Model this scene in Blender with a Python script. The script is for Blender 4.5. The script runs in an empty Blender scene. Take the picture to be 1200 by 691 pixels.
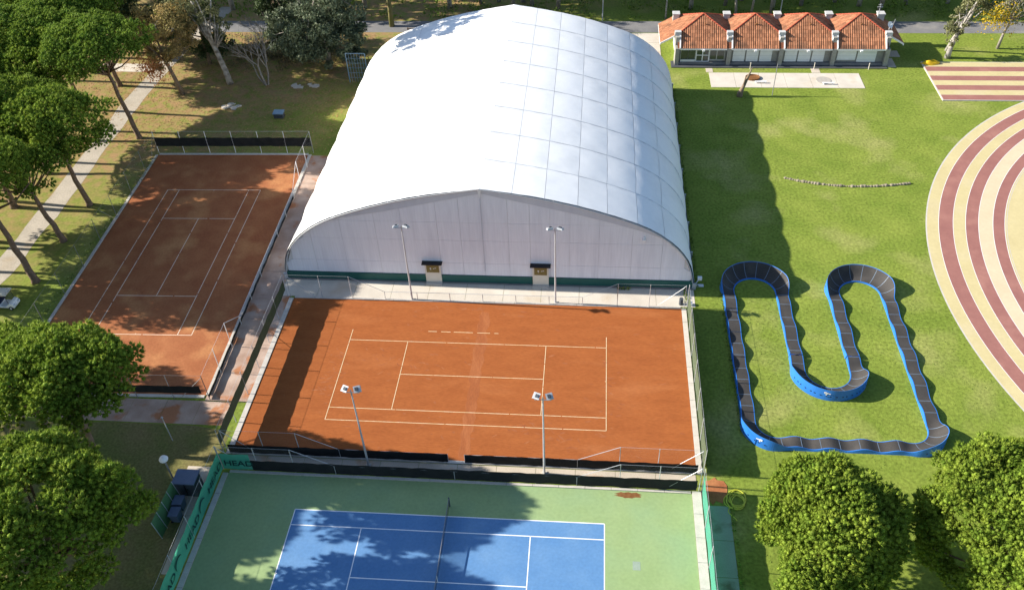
import bpy, math, random
import numpy as np
from mathutils import Vector, Matrix

# ------------------------------------------------------------------ camera, sky, sun, exposure
scene = bpy.context.scene
COL = scene.collection
R = math.radians
SUN_EL, SUN_AZ = 26.3, 177.7          # direction TOWARDS the sun, degrees, azimuth from +x counter-clockwise

cam_d = bpy.data.cameras.new("camera")
cam = bpy.data.objects.new("camera", cam_d)
COL.objects.link(cam)
cam_d.sensor_width = 36.0
cam_d.lens = 30.3826
cam_d.clip_start, cam_d.clip_end = 0.5, 5000
pitch, roll, yaw = R(41.7614), R(-2.8079), R(6.5943)
m = Matrix.Rotation(yaw, 4, 'Z') @ Matrix.Rotation(math.pi / 2 - pitch, 4, 'X') @ Matrix.Rotation(roll, 4, 'Z')
m.translation = (9.9419, -51.5562, 56.2116)
cam.matrix_world = m
scene.camera = cam

world = bpy.data.worlds.new("World")
scene.world = world
world.use_nodes = True
wn = world.node_tree
bg = wn.nodes["Background"]
sky = wn.nodes.new("ShaderNodeTexSky")
sky.sky_type = 'NISHITA'
sky.sun_disc = False
sky.sun_elevation = R(SUN_EL)
sky.sun_rotation = R(90 - SUN_AZ)
sky.altitude = 0
sky.air_density, sky.dust_density, sky.ozone_density = 1.0, 0.6, 2.0
wn.links.new(sky.outputs[0], bg.inputs[0])
bg.inputs[1].default_value = 0.088

sun_d = bpy.data.lights.new("sun", 'SUN')
sun_d.energy = 5.0
sun_d.angle = R(0.5)
sun_d.color = (1.0, 0.93, 0.82)
sun = bpy.data.objects.new("sun", sun_d)
COL.objects.link(sun)
sd = Vector((math.cos(R(SUN_EL)) * math.cos(R(SUN_AZ)), math.cos(R(SUN_EL)) * math.sin(R(SUN_AZ)), math.sin(R(SUN_EL))))
sun.rotation_euler = sd.to_track_quat('Z', 'Y').to_euler()
sun.location = sd * 200

vs = scene.view_settings
vs.view_transform = 'Standard'
vs.look = 'None'
vs.exposure = 1.12
vs.gamma = 1.0
scene.cycles.max_bounces = 5
scene.cycles.diffuse_bounces = 3
scene.cycles.transparent_max_bounces = 12

rng = np.random.default_rng(7)
random.seed(7)

# ------------------------------------------------------------------ materials
def mat(name, c1, c2=None, scale=1.0, rough=0.8, detail=4.0, c3=None, scale3=0.1, t3=(0.45, 0.65), bump=0.0, bscale=None,
        spec=0.3, metal=0.0, stretch=None, coords='Position', island=0.0, transl=0.0, fine=0.0, fscale=14.0, mottle=(0.3, 0.7)):
    M = bpy.data.materials.new(name)
    M.use_nodes = True
    nt = M.node_tree
    b = nt.nodes["Principled BSDF"]
    b.inputs["Roughness"].default_value = rough
    b.inputs["Metallic"].default_value = metal
    b.inputs["Specular IOR Level"].default_value = spec
    if coords == 'Position':
        g = nt.nodes.new("ShaderNodeNewGeometry"); co = g.outputs["Position"]
    else:
        g = nt.nodes.new("ShaderNodeTexCoord"); co = g.outputs["Object"]
    if stretch:
        mp = nt.nodes.new("ShaderNodeMapping"); mp.inputs["Scale"].default_value = stretch
        nt.links.new(co, mp.inputs[0]); co = mp.outputs[0]
    def noise(s, d=4.0):
        n = nt.nodes.new("ShaderNodeTexNoise"); n.inputs["Scale"].default_value = s; n.inputs["Detail"].default_value = d
        nt.links.new(co, n.inputs["Vector"]); return n.outputs[0]
    def ramp(src, lo, hi):
        r = nt.nodes.new("ShaderNodeMapRange"); r.inputs[1].default_value = lo; r.inputs[2].default_value = hi
        nt.links.new(src, r.inputs[0]); return r.outputs[0]
    def mix(f, a, bb):
        x = nt.nodes.new("ShaderNodeMix"); x.data_type = 'RGBA'
        if isinstance(f, float): x.inputs[0].default_value = f
        else: nt.links.new(f, x.inputs[0])
        for s, v in ((6, a), (7, bb)):
            if isinstance(v, tuple): x.inputs[s].default_value = (*v, 1)
            else: nt.links.new(v, x.inputs[s])
        return x.outputs[2]
    col = c1
    if c2: col = mix(ramp(noise(scale, detail), *mottle), c1, c2)
    if c3: col = mix(ramp(noise(scale3, 5.0), *t3), col, c3)
    if fine:
        f = ramp(noise(fscale, 3.0), 0.25, 0.75)
        dk = nt.nodes.new("ShaderNodeMapRange"); dk.inputs[3].default_value = 1 - fine; dk.inputs[4].default_value = 1 + fine
        nt.links.new(f, dk.inputs[0])
        hv = nt.nodes.new("ShaderNodeHueSaturation"); nt.links.new(dk.outputs[0], hv.inputs["Value"])
        if isinstance(col, tuple): hv.inputs["Color"].default_value = (*col, 1)
        else: nt.links.new(col, hv.inputs["Color"])
        col = hv.outputs[0]
    if island:
        gi = nt.nodes.new("ShaderNodeNewGeometry")
        dk = nt.nodes.new("ShaderNodeMapRange"); dk.inputs[3].default_value = 1 - island; dk.inputs[4].default_value = 1 + island
        nt.links.new(gi.outputs["Random Per Island"], dk.inputs[0])
        hv = nt.nodes.new("ShaderNodeHueSaturation"); nt.links.new(dk.outputs[0], hv.inputs["Value"])
        if isinstance(col, tuple): hv.inputs["Color"].default_value = (*col, 1)
        else: nt.links.new(col, hv.inputs["Color"])
        col = hv.outputs[0]
    if isinstance(col, tuple): b.inputs["Base Color"].default_value = (*col, 1)
    else: nt.links.new(col, b.inputs["Base Color"])
    if bump:
        bp = nt.nodes.new("ShaderNodeBump"); bp.inputs["Strength"].default_value = bump; bp.inputs["Distance"].default_value = 0.05
        nt.links.new(noise(bscale or scale * 4, 5.0), bp.inputs["Height"]); nt.links.new(bp.outputs[0], b.inputs["Normal"])
    if transl:
        t = nt.nodes.new("ShaderNodeBsdfTranslucent")
        if isinstance(col, tuple): t.inputs[0].default_value = (*col, 1)
        else: nt.links.new(col, t.inputs[0])
        ms = nt.nodes.new("ShaderNodeMixShader"); ms.inputs[0].default_value = transl
        out = nt.nodes["Material Output"]
        nt.links.new(b.outputs[0], ms.inputs[1]); nt.links.new(t.outputs[0], ms.inputs[2]); nt.links.new(ms.outputs[0], out.inputs[0])
    return M

def see_through(name, color, opacity):
    """wire netting: mostly holes"""
    M = bpy.data.materials.new(name); M.use_nodes = True
    nt = M.node_tree; b = nt.nodes["Principled BSDF"]
    b.inputs["Base Color"].default_value = (*color, 1); b.inputs["Roughness"].default_value = 0.6
    t = nt.nodes.new("ShaderNodeBsdfTransparent"); ms = nt.nodes.new("ShaderNodeMixShader"); ms.inputs[0].default_value = opacity
    nt.links.new(t.outputs[0], ms.inputs[1]); nt.links.new(b.outputs[0], ms.inputs[2])
    nt.links.new(ms.outputs[0], nt.nodes["Material Output"].inputs[0])
    return M

def lawn_material():
    M = mat('lawn_grass', (0.142, 0.198, 0.028), (0.208, 0.256, 0.044), 0.28, 0.95, 8, (0.32, 0.31, 0.11), 0.13, (0.53, 0.78), 0.4, 9.0, 0.1,
            fine=0.34, fscale=3.6)
    nt = M.node_tree; b = nt.nodes["Principled BSDF"]
    src = b.inputs["Base Color"].links[0].from_socket
    g = nt.nodes.new("ShaderNodeNewGeometry"); sp = nt.nodes.new("ShaderNodeSeparateXYZ"); nt.links.new(g.outputs["Position"], sp.inputs[0])
    n = nt.nodes.new("ShaderNodeTexNoise"); n.inputs["Scale"].default_value = 0.13; n.inputs["Detail"].default_value = 6; nt.links.new(g.outputs["Position"], n.inputs["Vector"])
    def math_(op, a, bb):
        x = nt.nodes.new("ShaderNodeMath"); x.operation = op
        for i, v in enumerate((a, bb)):
            if isinstance(v, (int, float)): x.inputs[i].default_value = v
            else: nt.links.new(v, x.inputs[i])
        return x.outputs[0]
    # fallen leaves and needles: under the grove in the north-west, thinning out towards the courts
    d = math_('ADD', math_('MULTIPLY', sp.outputs[0], -0.06), math_('MULTIPLY', sp.outputs[1], 0.055))
    d = math_('ADD', d, math_('MULTIPLY', math_('SUBTRACT', n.outputs[0], 0.5), 3.2))
    mr = nt.nodes.new("ShaderNodeMapRange"); mr.inputs[1].default_value = 3.0; mr.inputs[2].default_value = 4.9; nt.links.new(d, mr.inputs[0])
    n2 = nt.nodes.new("ShaderNodeTexNoise"); n2.inputs["Scale"].default_value = 3.0; n2.inputs["Detail"].default_value = 5; nt.links.new(g.outputs["Position"], n2.inputs["Vector"])
    cr = nt.nodes.new("ShaderNodeMix"); cr.data_type = 'RGBA'; cr.inputs[6].default_value = (0.20, 0.135, 0.065, 1); cr.inputs[7].default_value = (0.43, 0.28, 0.13, 1)
    nt.links.new(n2.outputs[0], cr.inputs[0])
    mx = nt.nodes.new("ShaderNodeMix"); mx.data_type = 'RGBA'
    n3 = nt.nodes.new("ShaderNodeTexNoise"); n3.inputs["Scale"].default_value = 0.9; n3.inputs["Detail"].default_value = 7; nt.links.new(g.outputs["Position"], n3.inputs["Vector"])
    m3 = nt.nodes.new("ShaderNodeMapRange"); m3.inputs[1].default_value = .36; m3.inputs[2].default_value = .58; m3.inputs[3].default_value = .25; nt.links.new(n3.outputs[0], m3.inputs[0])
    f = math_('MULTIPLY', mr.outputs[0], m3.outputs[0])
    nt.links.new(f, mx.inputs[0]); nt.links.new(src, mx.inputs[6]); nt.links.new(cr.outputs[2], mx.inputs[7])
    nt.links.new(mx.outputs[2], b.inputs["Base Color"])
    return M

MT = {}
MT['lawn'] = lawn_material()
MT['earth'] = mat('earth_and_needles', (0.13, 0.15, 0.04), (0.20, 0.16, 0.07), 0.35, 0.95, 7, (0.20, 0.17, 0.08), 0.2, (0.55, 0.8), 0.3, 9.0, 0.1, fine=0.3, fscale=5.0)
MT['clay'] = mat('red_clay', (0.285, 0.086, 0.026), (0.335, 0.106, 0.032), 0.8, 0.95, 6, (0.40, 0.145, 0.052), 0.22, (0.56, 0.85), 0.15, 20, 0.1, fine=0.13, fscale=6, stretch=(0.45, 1.6, 1))
MT['clay_pale'] = mat('swept_clay', (0.31, 0.098, 0.031), (0.365, 0.125, 0.043), 1.2, 0.95, 6, (0.29, 0.088, 0.027), 0.5, (0.42, 0.55), fine=0.13, fscale=6, stretch=(2.0, .5, 1))
MT['clay_scuff'] = mat('scuffed_clay', (0.36, 0.13, 0.05), (0.24, 0.066, 0.02), 1.5, 0.95, 5, fine=0.13, fscale=6)
MT['clay_damp'] = mat('damp_clay', (0.30, 0.105, 0.045), (0.37, 0.145, 0.062), 0.5, 0.9, 6, (0.48, 0.23, 0.095), 0.25, (0.52, 0.8), 0.15, 20, 0.1, fine=0.14, fscale=5)
MT['line'] = mat('line_tape', (0.62, 0.46, 0.24), (0.74, 0.60, 0.40), 3.0, 0.8)
MT['line_old'] = mat('line_tape_dusty', (0.74, 0.58, 0.42), (0.84, 0.72, 0.58), 2.0, 0.8)
MT['line_white'] = mat('line_paint_white', (0.86, 0.86, 0.86), (0.80, 0.80, 0.82), 3.0, 0.6)
MT['acr_green'] = mat('acrylic_green', (0.25, 0.345, 0.15), (0.28, 0.375, 0.17), 0.5, 0.75, 6, (0.25, 0.36, 0.18), 0.22, (0.46, 0.7), 0.05, 30, 0.25, fine=0.07, fscale=4)
MT['acr_blue'] = mat('acrylic_blue', (0.09, 0.215, 0.42), (0.115, 0.245, 0.445), 0.6, 0.7, 6, (0.15, 0.28, 0.46), 0.25, (0.55, 0.8), 0.05, 30, 0.3, fine=0.08, fscale=5)
MT['concrete'] = mat('concrete_dusty', (0.46, 0.40, 0.32), (0.56, 0.49, 0.40), 0.6, 0.9, 6, (0.50, 0.26, 0.12), 0.33, (0.60, 0.74), 0.1, 10, 0.2, fine=0.1)
MT['concrete_pale'] = mat('concrete_pale', (0.52, 0.47, 0.40), (0.61, 0.56, 0.48), 0.5, 0.9, 6, (0.50, 0.40, 0.28), 0.3, (0.58, 0.78), 0.1, 10, 0.2, fine=0.08)
MT['concrete_pink'] = mat('concrete_clay_stained', (0.33, 0.215, 0.16), (0.50, 0.375, 0.30), 0.55, 0.8, 8, (0.40, 0.17, 0.08), 0.45, (0.56, 0.64), 0.1, 10, 0.3, fine=0.1)
MT['kerb'] = mat('kerb_concrete', (0.47, 0.44, 0.39), (0.56, 0.52, 0.47), 2.0, 0.9, fine=0.1)
MT['gravel'] = mat('gravel_path', (0.38, 0.34, 0.28), (0.46, 0.41, 0.34), 0.6, 0.95, 6, (0.36, 0.28, 0.18), 0.25, (0.58, 0.8), 0.2, 20, 0.1, fine=0.16, fscale=5)
MT['asphalt'] = mat('asphalt_grey', (0.16, 0.16, 0.165), (0.22, 0.215, 0.21), 0.5, 0.9, 6, (0.30, 0.28, 0.25), 0.3, (0.55, 0.8), 0.1, 20, 0.2, fine=0.1)
MT['asphalt_dark'] = mat('asphalt_dark', (0.055, 0.06, 0.07), (0.075, 0.08, 0.09), 0.7, 0.9, fine=0.1)
MT['resin_y'] = mat('resin_sand', (0.50, 0.42, 0.215), (0.55, 0.47, 0.25), 0.4, 0.85, 6, (0.52, 0.44, 0.27), 0.2, (0.55, 0.8), fine=0.05, fscale=3)
MT['resin_b'] = mat('resin_beige', (0.56, 0.455, 0.30), (0.61, 0.50, 0.34), 0.4, 0.85, fine=0.05, fscale=3)
MT['resin_r'] = mat('resin_red', (0.27, 0.115, 0.098), (0.315, 0.14, 0.115), 0.5, 0.85, 6, (0.39, 0.19, 0.15), 0.3, (0.55, 0.8), fine=0.06, fscale=3)
MT['green_slab'] = mat('green_painted_concrete', (0.24, 0.31, 0.24), (0.28, 0.35, 0.28), 0.7, 0.85, 5, (0.13, 0.15, 0.09), 0.6, (0.55, 0.72), fine=0.1)
MT['membrane'] = mat('membrane_white', (0.84, 0.845, 0.84), (0.87, 0.87, 0.86), 0.25, 0.5, 5, (0.78, 0.785, 0.78), 0.4, (0.52, 0.75), spec=0.35, fine=0.02, fscale=2)
MT['seam'] = mat('membrane_seam', (0.68, 0.69, 0.70), (0.73, 0.74, 0.74), 0.6, 0.6)
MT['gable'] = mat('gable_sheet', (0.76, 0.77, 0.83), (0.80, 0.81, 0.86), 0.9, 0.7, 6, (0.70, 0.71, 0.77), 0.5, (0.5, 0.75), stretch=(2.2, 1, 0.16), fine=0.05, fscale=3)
MT['gable_shade_band'] = mat('gable_shade_grey', (0.55, 0.56, 0.62), (0.60, 0.61, 0.66), 0.9, 0.7, 6, stretch=(2.2, 1, 0.2))  # shade at the gable top put into the colour; also coats the downpipe
MT['teal'] = mat('teal_paint', (0.012, 0.085, 0.075), (0.02, 0.105, 0.09), 1.0, 0.5)
MT['cream'] = mat('cream_paint', (0.66, 0.60, 0.50), (0.70, 0.65, 0.56), 2.0, 0.6)
MT['olive'] = mat('olive_sign', (0.17, 0.12, 0.03), (0.20, 0.15, 0.045), 3.0, 0.5)
MT['black'] = mat('black_plastic', (0.012, 0.012, 0.014), (0.02, 0.02, 0.022), 2.0, 0.6)
MT['screen_black'] = mat('windscreen_black', (0.010, 0.012, 0.013), (0.02, 0.022, 0.022), 1.5, 0.9)
MT['screen_dkgreen'] = mat('windscreen_dark_green', (0.06, 0.085, 0.04), (0.08, 0.105, 0.055), 1.5, 0.9)
MT['screen_green'] = mat('windscreen_mint', (0.07, 0.38, 0.25), (0.09, 0.42, 0.28), 1.0, 0.8, transl=0.42)
MT['galv'] = mat('galvanised_steel', (0.42, 0.44, 0.46), (0.52, 0.54, 0.56), 4.0, 0.45, metal=0.3)
MT['galv_dark'] = mat('weathered_steel', (0.20, 0.20, 0.21), (0.28, 0.28, 0.28), 4.0, 0.55, metal=0.2)
MT['white'] = mat('white_paint', (0.78, 0.78, 0.78), (0.83, 0.83, 0.83), 2.0, 0.5)
MT['vent'] = mat('weathered_white', (0.44, 0.44, 0.43), (0.55, 0.55, 0.54), 2.0, 0.7)
MT['lens'] = mat('lamp_glass', (0.55, 0.60, 0.66), (0.62, 0.66, 0.72), 4.0, 0.15, spec=0.6)
MT['net_wire'] = see_through('chain_link', (0.26, 0.27, 0.27), 0.055)
MT['net_black'] = see_through('net_black', (0.015, 0.015, 0.015), 0.5)
MT['track_deck'] = mat('track_deck', (0.040, 0.037, 0.035), (0.055, 0.051, 0.048), 0.8, 0.8, 6, (0.085, 0.075, 0.065), 0.4, (0.55, 0.8), fine=0.09, fscale=8)
MT['track_blue'] = mat('track_blue', (0.022, 0.155, 0.54), (0.032, 0.185, 0.58), 1.0, 0.4, spec=0.4)
MT['track_seam'] = mat('track_seam', (0.13, 0.18, 0.25), (0.16, 0.21, 0.28), 2.0, 0.5)
MT['tile'] = mat('terracotta_tile', (0.31, 0.13, 0.066), (0.42, 0.19, 0.10), 1.6, 0.85, 5, (0.17, 0.085, 0.05), 0.6, (0.54, 0.72), island=0.28)
MT['tile_under'] = mat('tile_bed', (0.17, 0.06, 0.03), (0.20, 0.07, 0.035), 2.0, 0.9)
MT['ridge'] = mat('ridge_tile', (0.36, 0.075, 0.04), (0.42, 0.095, 0.05), 2.0, 0.8)
MT['shutter'] = mat('shutter_white', (0.72, 0.73, 0.72), (0.77, 0.78, 0.77), 1.5, 0.5)
MT['pier'] = mat('pier_concrete', (0.26, 0.25, 0.22), (0.34, 0.33, 0.30), 1.5, 0.9)
MT['glass'] = mat('dark_glass', (0.03, 0.05, 0.045), (0.04, 0.06, 0.055), 2.0, 0.08, spec=0.7)
MT['rust'] = mat('rusty_steel', (0.16, 0.065, 0.02), (0.22, 0.10, 0.035), 4.0, 0.9)
MT['grey_disc'] = mat('worn_grey', (0.36, 0.33, 0.29), (0.42, 0.39, 0.34), 3.0, 0.9)
MT['hose'] = mat('hose_yellow', (0.50, 0.52, 0.05), (0.58, 0.58, 0.08), 3.0, 0.5)
MT['yellow'] = mat('yellow_tarp', (0.75, 0.45, 0.01), (0.82, 0.52, 0.02), 3.0, 0.5)
MT['stone'] = mat('field_stone', (0.20, 0.17, 0.12), (0.31, 0.27, 0.20), 3.0, 0.95, island=0.3)
MT['box_blue'] = mat('cabinet_blue_grey', (0.20, 0.30, 0.38), (0.24, 0.34, 0.42), 2.0, 0.5)
MT['cab_dark'] = mat('cabinet_dark', (0.05, 0.058, 0.075), (0.065, 0.075, 0.09), 2.0, 0.5)
MT['green_panel'] = mat('green_board', (0.07, 0.16, 0.06), (0.09, 0.19, 0.08), 1.5, 0.7)
MT['bin_grey'] = mat('bin_plastic', (0.10, 0.13, 0.20), (0.13, 0.16, 0.23), 2.0, 0.5)
MT['seat'] = mat('cart_seat_navy', (0.02, 0.03, 0.07), (0.03, 0.04, 0.09), 2.0, 0.6)
MT['tyre'] = mat('rubber', (0.015, 0.015, 0.015), (0.025, 0.025, 0.025), 3.0, 0.9)
MT['wood'] = mat('brown_wood', (0.13, 0.075, 0.035), (0.18, 0.10, 0.05), 3.0, 0.9)
MT['text'] = mat('dark_print', (0.008, 0.05, 0.045), (0.01, 0.06, 0.05), 2.0, 0.8)
MT['bark_pine'] = mat('pine_bark', (0.135, 0.085, 0.055), (0.21, 0.15, 0.11), 2.5, 0.95, bump=0.6, bscale=8, coords='Object')
MT['bark_pale'] = mat('pale_bark', (0.42, 0.39, 0.35), (0.16, 0.14, 0.12), 1.6, 0.9, bump=0.4, bscale=6, coords='Object', mottle=(0.45, 0.65))
MT['bark_brown'] = mat('brown_bark', (0.17, 0.12, 0.08), (0.26, 0.20, 0.14), 2.5, 0.95, bump=0.5, bscale=8, coords='Object')
MT['bark_moss'] = mat('mossy_bark', (0.16, 0.17, 0.04), (0.24, 0.20, 0.10), 1.2, 0.95, bump=0.5, bscale=8, coords='Object')
MT['bark_grey'] = mat('grey_bark', (0.22, 0.19, 0.16), (0.34, 0.31, 0.27), 2.5, 0.95, bump=0.4, bscale=8, coords='Object')
MT['needles'] = mat('pine_needles', (0.135, 0.225, 0.022), (0.27, 0.345, 0.040), 0.9, 0.7, 3, island=0.3, transl=0.35, spec=0.2, coords='Object')
MT['needles_deep'] = mat('pine_needles_deep', (0.115, 0.205, 0.024), (0.225, 0.31, 0.038), 0.9, 0.7, 3, island=0.3, transl=0.35, spec=0.2, coords='Object')
MT['leaf_grey'] = mat('grey_green_leaves', (0.085, 0.115, 0.065), (0.15, 0.18, 0.10), 0.6, 0.6, 3, island=0.35, transl=0.2, coords='Object')
MT['leaf_brown'] = mat('autumn_leaves', (0.38, 0.25, 0.10), (0.32, 0.28, 0.10), 0.5, 0.8, 3, island=0.35, transl=0.3, coords='Object')
MT['leaf_rust'] = mat('rusty_leaves', (0.48, 0.19, 0.10), (0.50, 0.26, 0.10), 0.8, 0.8, 3, island=0.35, transl=0.3, coords='Object')
MT['leaf_olive'] = mat('olive_leaves', (0.16, 0.17, 0.07), (0.22, 0.22, 0.10), 0.6, 0.7, 3, island=0.35, transl=0.25, coords='Object')
MT['leaf_yellow'] = mat('yellow_leaves', (0.62, 0.40, 0.01), (0.50, 0.40, 0.03), 0.9, 0.8, 3, island=0.25, transl=0.35, coords='Object')
MT['leaf_dark'] = mat('dark_leaves', (0.035, 0.06, 0.02), (0.06, 0.09, 0.03), 0.6, 0.7, 3, island=0.35, transl=0.2, coords='Object')
MT['leaf_brush'] = mat('brush_leaves', (0.11, 0.10, 0.045), (0.20, 0.14, 0.07), 0.5, 0.9, 3, island=0.4, transl=0.15)
MT['undergrowth'] = mat('undergrowth_leaves', (0.12, 0.20, 0.02), (0.17, 0.23, 0.04), 0.4, 0.8, 3, island=0.35, transl=0.3)
MT['litter_leaf'] = mat('fallen_leaf', (0.30, 0.16, 0.06), (0.36, 0.22, 0.09), 0.8, 0.9, island=0.4)
MT['grass_blade'] = mat('grass_blades', (0.10, 0.17, 0.02), (0.16, 0.21, 0.04), 0.5, 0.9, island=0.35, transl=0.2)

# ------------------------------------------------------------------ mesh helpers
class MB:
    def __init__(s): s.v = []; s.f = []; s.m = []; s.n = 0
    def add(s, v, f, mi=0):
        s.v += [tuple(map(float, p)) for p in v]
        s.f += [tuple(i + s.n for i in q) for q in f]; s.m += [mi] * len(f); s.n += len(v); return s
    def box(s, x0, x1, y0, y1, z0, z1, mi=0):
        v = [(x, y, z) for z in (z0, z1) for y in (y0, y1) for x in (x0, x1)]
        return s.add(v, [(0, 2, 3, 1), (4, 5, 7, 6), (0, 1, 5, 4), (2, 6, 7, 3), (0, 4, 6, 2), (1, 3, 7, 5)], mi)
    def obox(s, c, ax, ay, az, mi=0):
        """box with half-axis vectors"""
        c, ax, ay, az = map(Vector, (c, ax, ay, az))
        v = [c + ax * i + ay * j + az * k for k in (-1, 1) for j in (-1, 1) for i in (-1, 1)]
        return s.add(v, [(0, 2, 3, 1), (4, 5, 7, 6), (0, 1, 5, 4), (2, 6, 7, 3), (0, 4, 6, 2), (1, 3, 7, 5)], mi)
    def tube(s, pts, rad, n=6, cap=True, mi=0):
        pts = [Vector(p) for p in pts]
        if not hasattr(rad, '__len__'): rad = [rad] * len(pts)
        v, f = [], []
        for i, p in enumerate(pts):
            t = (pts[min(i + 1, len(pts) - 1)] - pts[max(i - 1, 0)])
            t = t.normalized() if t.length > 1e-9 else Vector((0, 0, 1))
            a = Vector((0, 0, 1)) if abs(t.z) < 0.9 else Vector((1, 0, 0))
            u = t.cross(a).normalized(); w = t.cross(u)
            for k in range(n):
                th = 2 * math.pi * k / n
                v.append(p + (u * math.cos(th) + w * math.sin(th)) * rad[i])
        for i in range(len(pts) - 1):
            for k in range(n):
                a0, b0 = i * n + k, i * n + (k + 1) % n
                f.append((a0, a0 + n, b0 + n, b0))
        if cap:
            f.append(tuple(range(n))); f.append(tuple(range((len(pts) - 1) * n, len(pts) * n))[::-1])
        return s.add(v, f, mi)
    def prism(s, poly, z0, z1, mi=0):
        n = len(poly); v = [(x, y, z0) for x, y in poly] + [(x, y, z1) for x, y in poly]
        f = [tuple(range(n))[::-1], tuple(range(n, 2 * n))] + [(i, (i + 1) % n, n + (i + 1) % n, n + i) for i in range(n)]
        return s.add(v, f, mi)
    def sheet(s, poly, z, mi=0):
        return s.add([(x, y, z) for x, y in poly], [tuple(range(len(poly)))], mi)
    def disc(s, c, r, n=20, z=0, mi=0, h=0.0):
        poly = [(c[0] + r * math.cos(2 * math.pi * i / n), c[1] + r * math.sin(2 * math.pi * i / n)) for i in range(n)]
        return s.prism(poly, z, z + h, mi) if h else s.sheet(poly, z, mi)

OFF = {}
def link(name, me, parent=None):
    o = bpy.data.objects.new(name, me); COL.objects.link(o)
    if parent is not None: o.parent = parent
    return o
def mesh(name, mb, mats, off=(0, 0, 0), smooth=False):
    me = bpy.data.meshes.new(name)
    ox, oy, oz = off
    me.from_pydata([(x - ox, y - oy, z - oz) for x, y, z in mb.v], [], mb.f)
    for mm in (mats if isinstance(mats, (list, tuple)) else [mats]): me.materials.append(MT[mm])
    if any(mb.m): me.polygons.foreach_set('material_index', mb.m)
    if smooth: me.polygons.foreach_set('use_smooth', [True] * len(me.polygons))
    me.update()
    return me
def part(name, mb, mats, parent, label=None, kind=None, smooth=False):
    """a part, given in world coordinates, under its thing (or under another part)"""
    o = link(name, mesh(name, mb, mats, OFF[parent.name], smooth), parent)
    OFF[o.name] = OFF[parent.name]
    if label: o['label'] = label
    if kind: o['kind'] = kind
    return o
def tag(o, label, cat, group=None):
    o['label'] = label; o['category'] = cat
    if group: o['group'] = group
    return o
def thing(name, label, cat, loc=(0, 0, 0), group=None):
    o = bpy.data.objects.new(name, None); COL.objects.link(o)
    o.location = loc; o.empty_display_size = 0.3; OFF[o.name] = tuple(loc)
    return tag(o, label, cat, group)
def solo(name, mb, mats, label, cat, loc=(0, 0, 0), group=None, smooth=False):
    o = link(name, mesh(name, mb, mats, loc, smooth)); o.location = loc; OFF[o.name] = tuple(loc)
    return tag(o, label, cat, group)
def struct(name, mb, mats, smooth=False):
    o = link(name, mesh(name, mb, mats, (0, 0, 0), smooth)); o['kind'] = 'structure'; OFF[o.name] = (0, 0, 0)
    return o
def dup(root, loc, rotz=0, scale=1.0, label=None, group=None):
    r = root.copy(); COL.objects.link(r); r.location = loc; r.rotation_euler = (0, 0, rotz)
    r.scale = (scale,) * 3 if not hasattr(scale, '__len__') else scale
    if label: r['label'] = label
    if group: r['group'] = group
    for ch in list(root.children):
        c = ch.copy(); COL.objects.link(c); c.parent = r
        for g in list(ch.children):
            d = g.copy(); COL.objects.link(d); d.parent = c
    return r
def raw_mesh(name, verts, faces_tri, material):
    """fast mesh of triangles from numpy arrays"""
    me = bpy.data.meshes.new(name)
    nv, nf = len(verts), len(faces_tri)
    me.vertices.add(nv); me.vertices.foreach_set('co', np.asarray(verts, np.float32).ravel())
    me.loops.add(nf * 3); me.loops.foreach_set('vertex_index', np.asarray(faces_tri, np.int32).ravel())
    me.polygons.add(nf); me.polygons.foreach_set('loop_start', np.arange(0, nf * 3, 3, dtype=np.int32))
    me.polygons.foreach_set('loop_total', np.full(nf, 3, np.int32))
    me.materials.append(MT[material]); me.update(calc_edges=True); me.validate()
    return me

def lerp(a, b, t): return a + (b - a) * t

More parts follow.
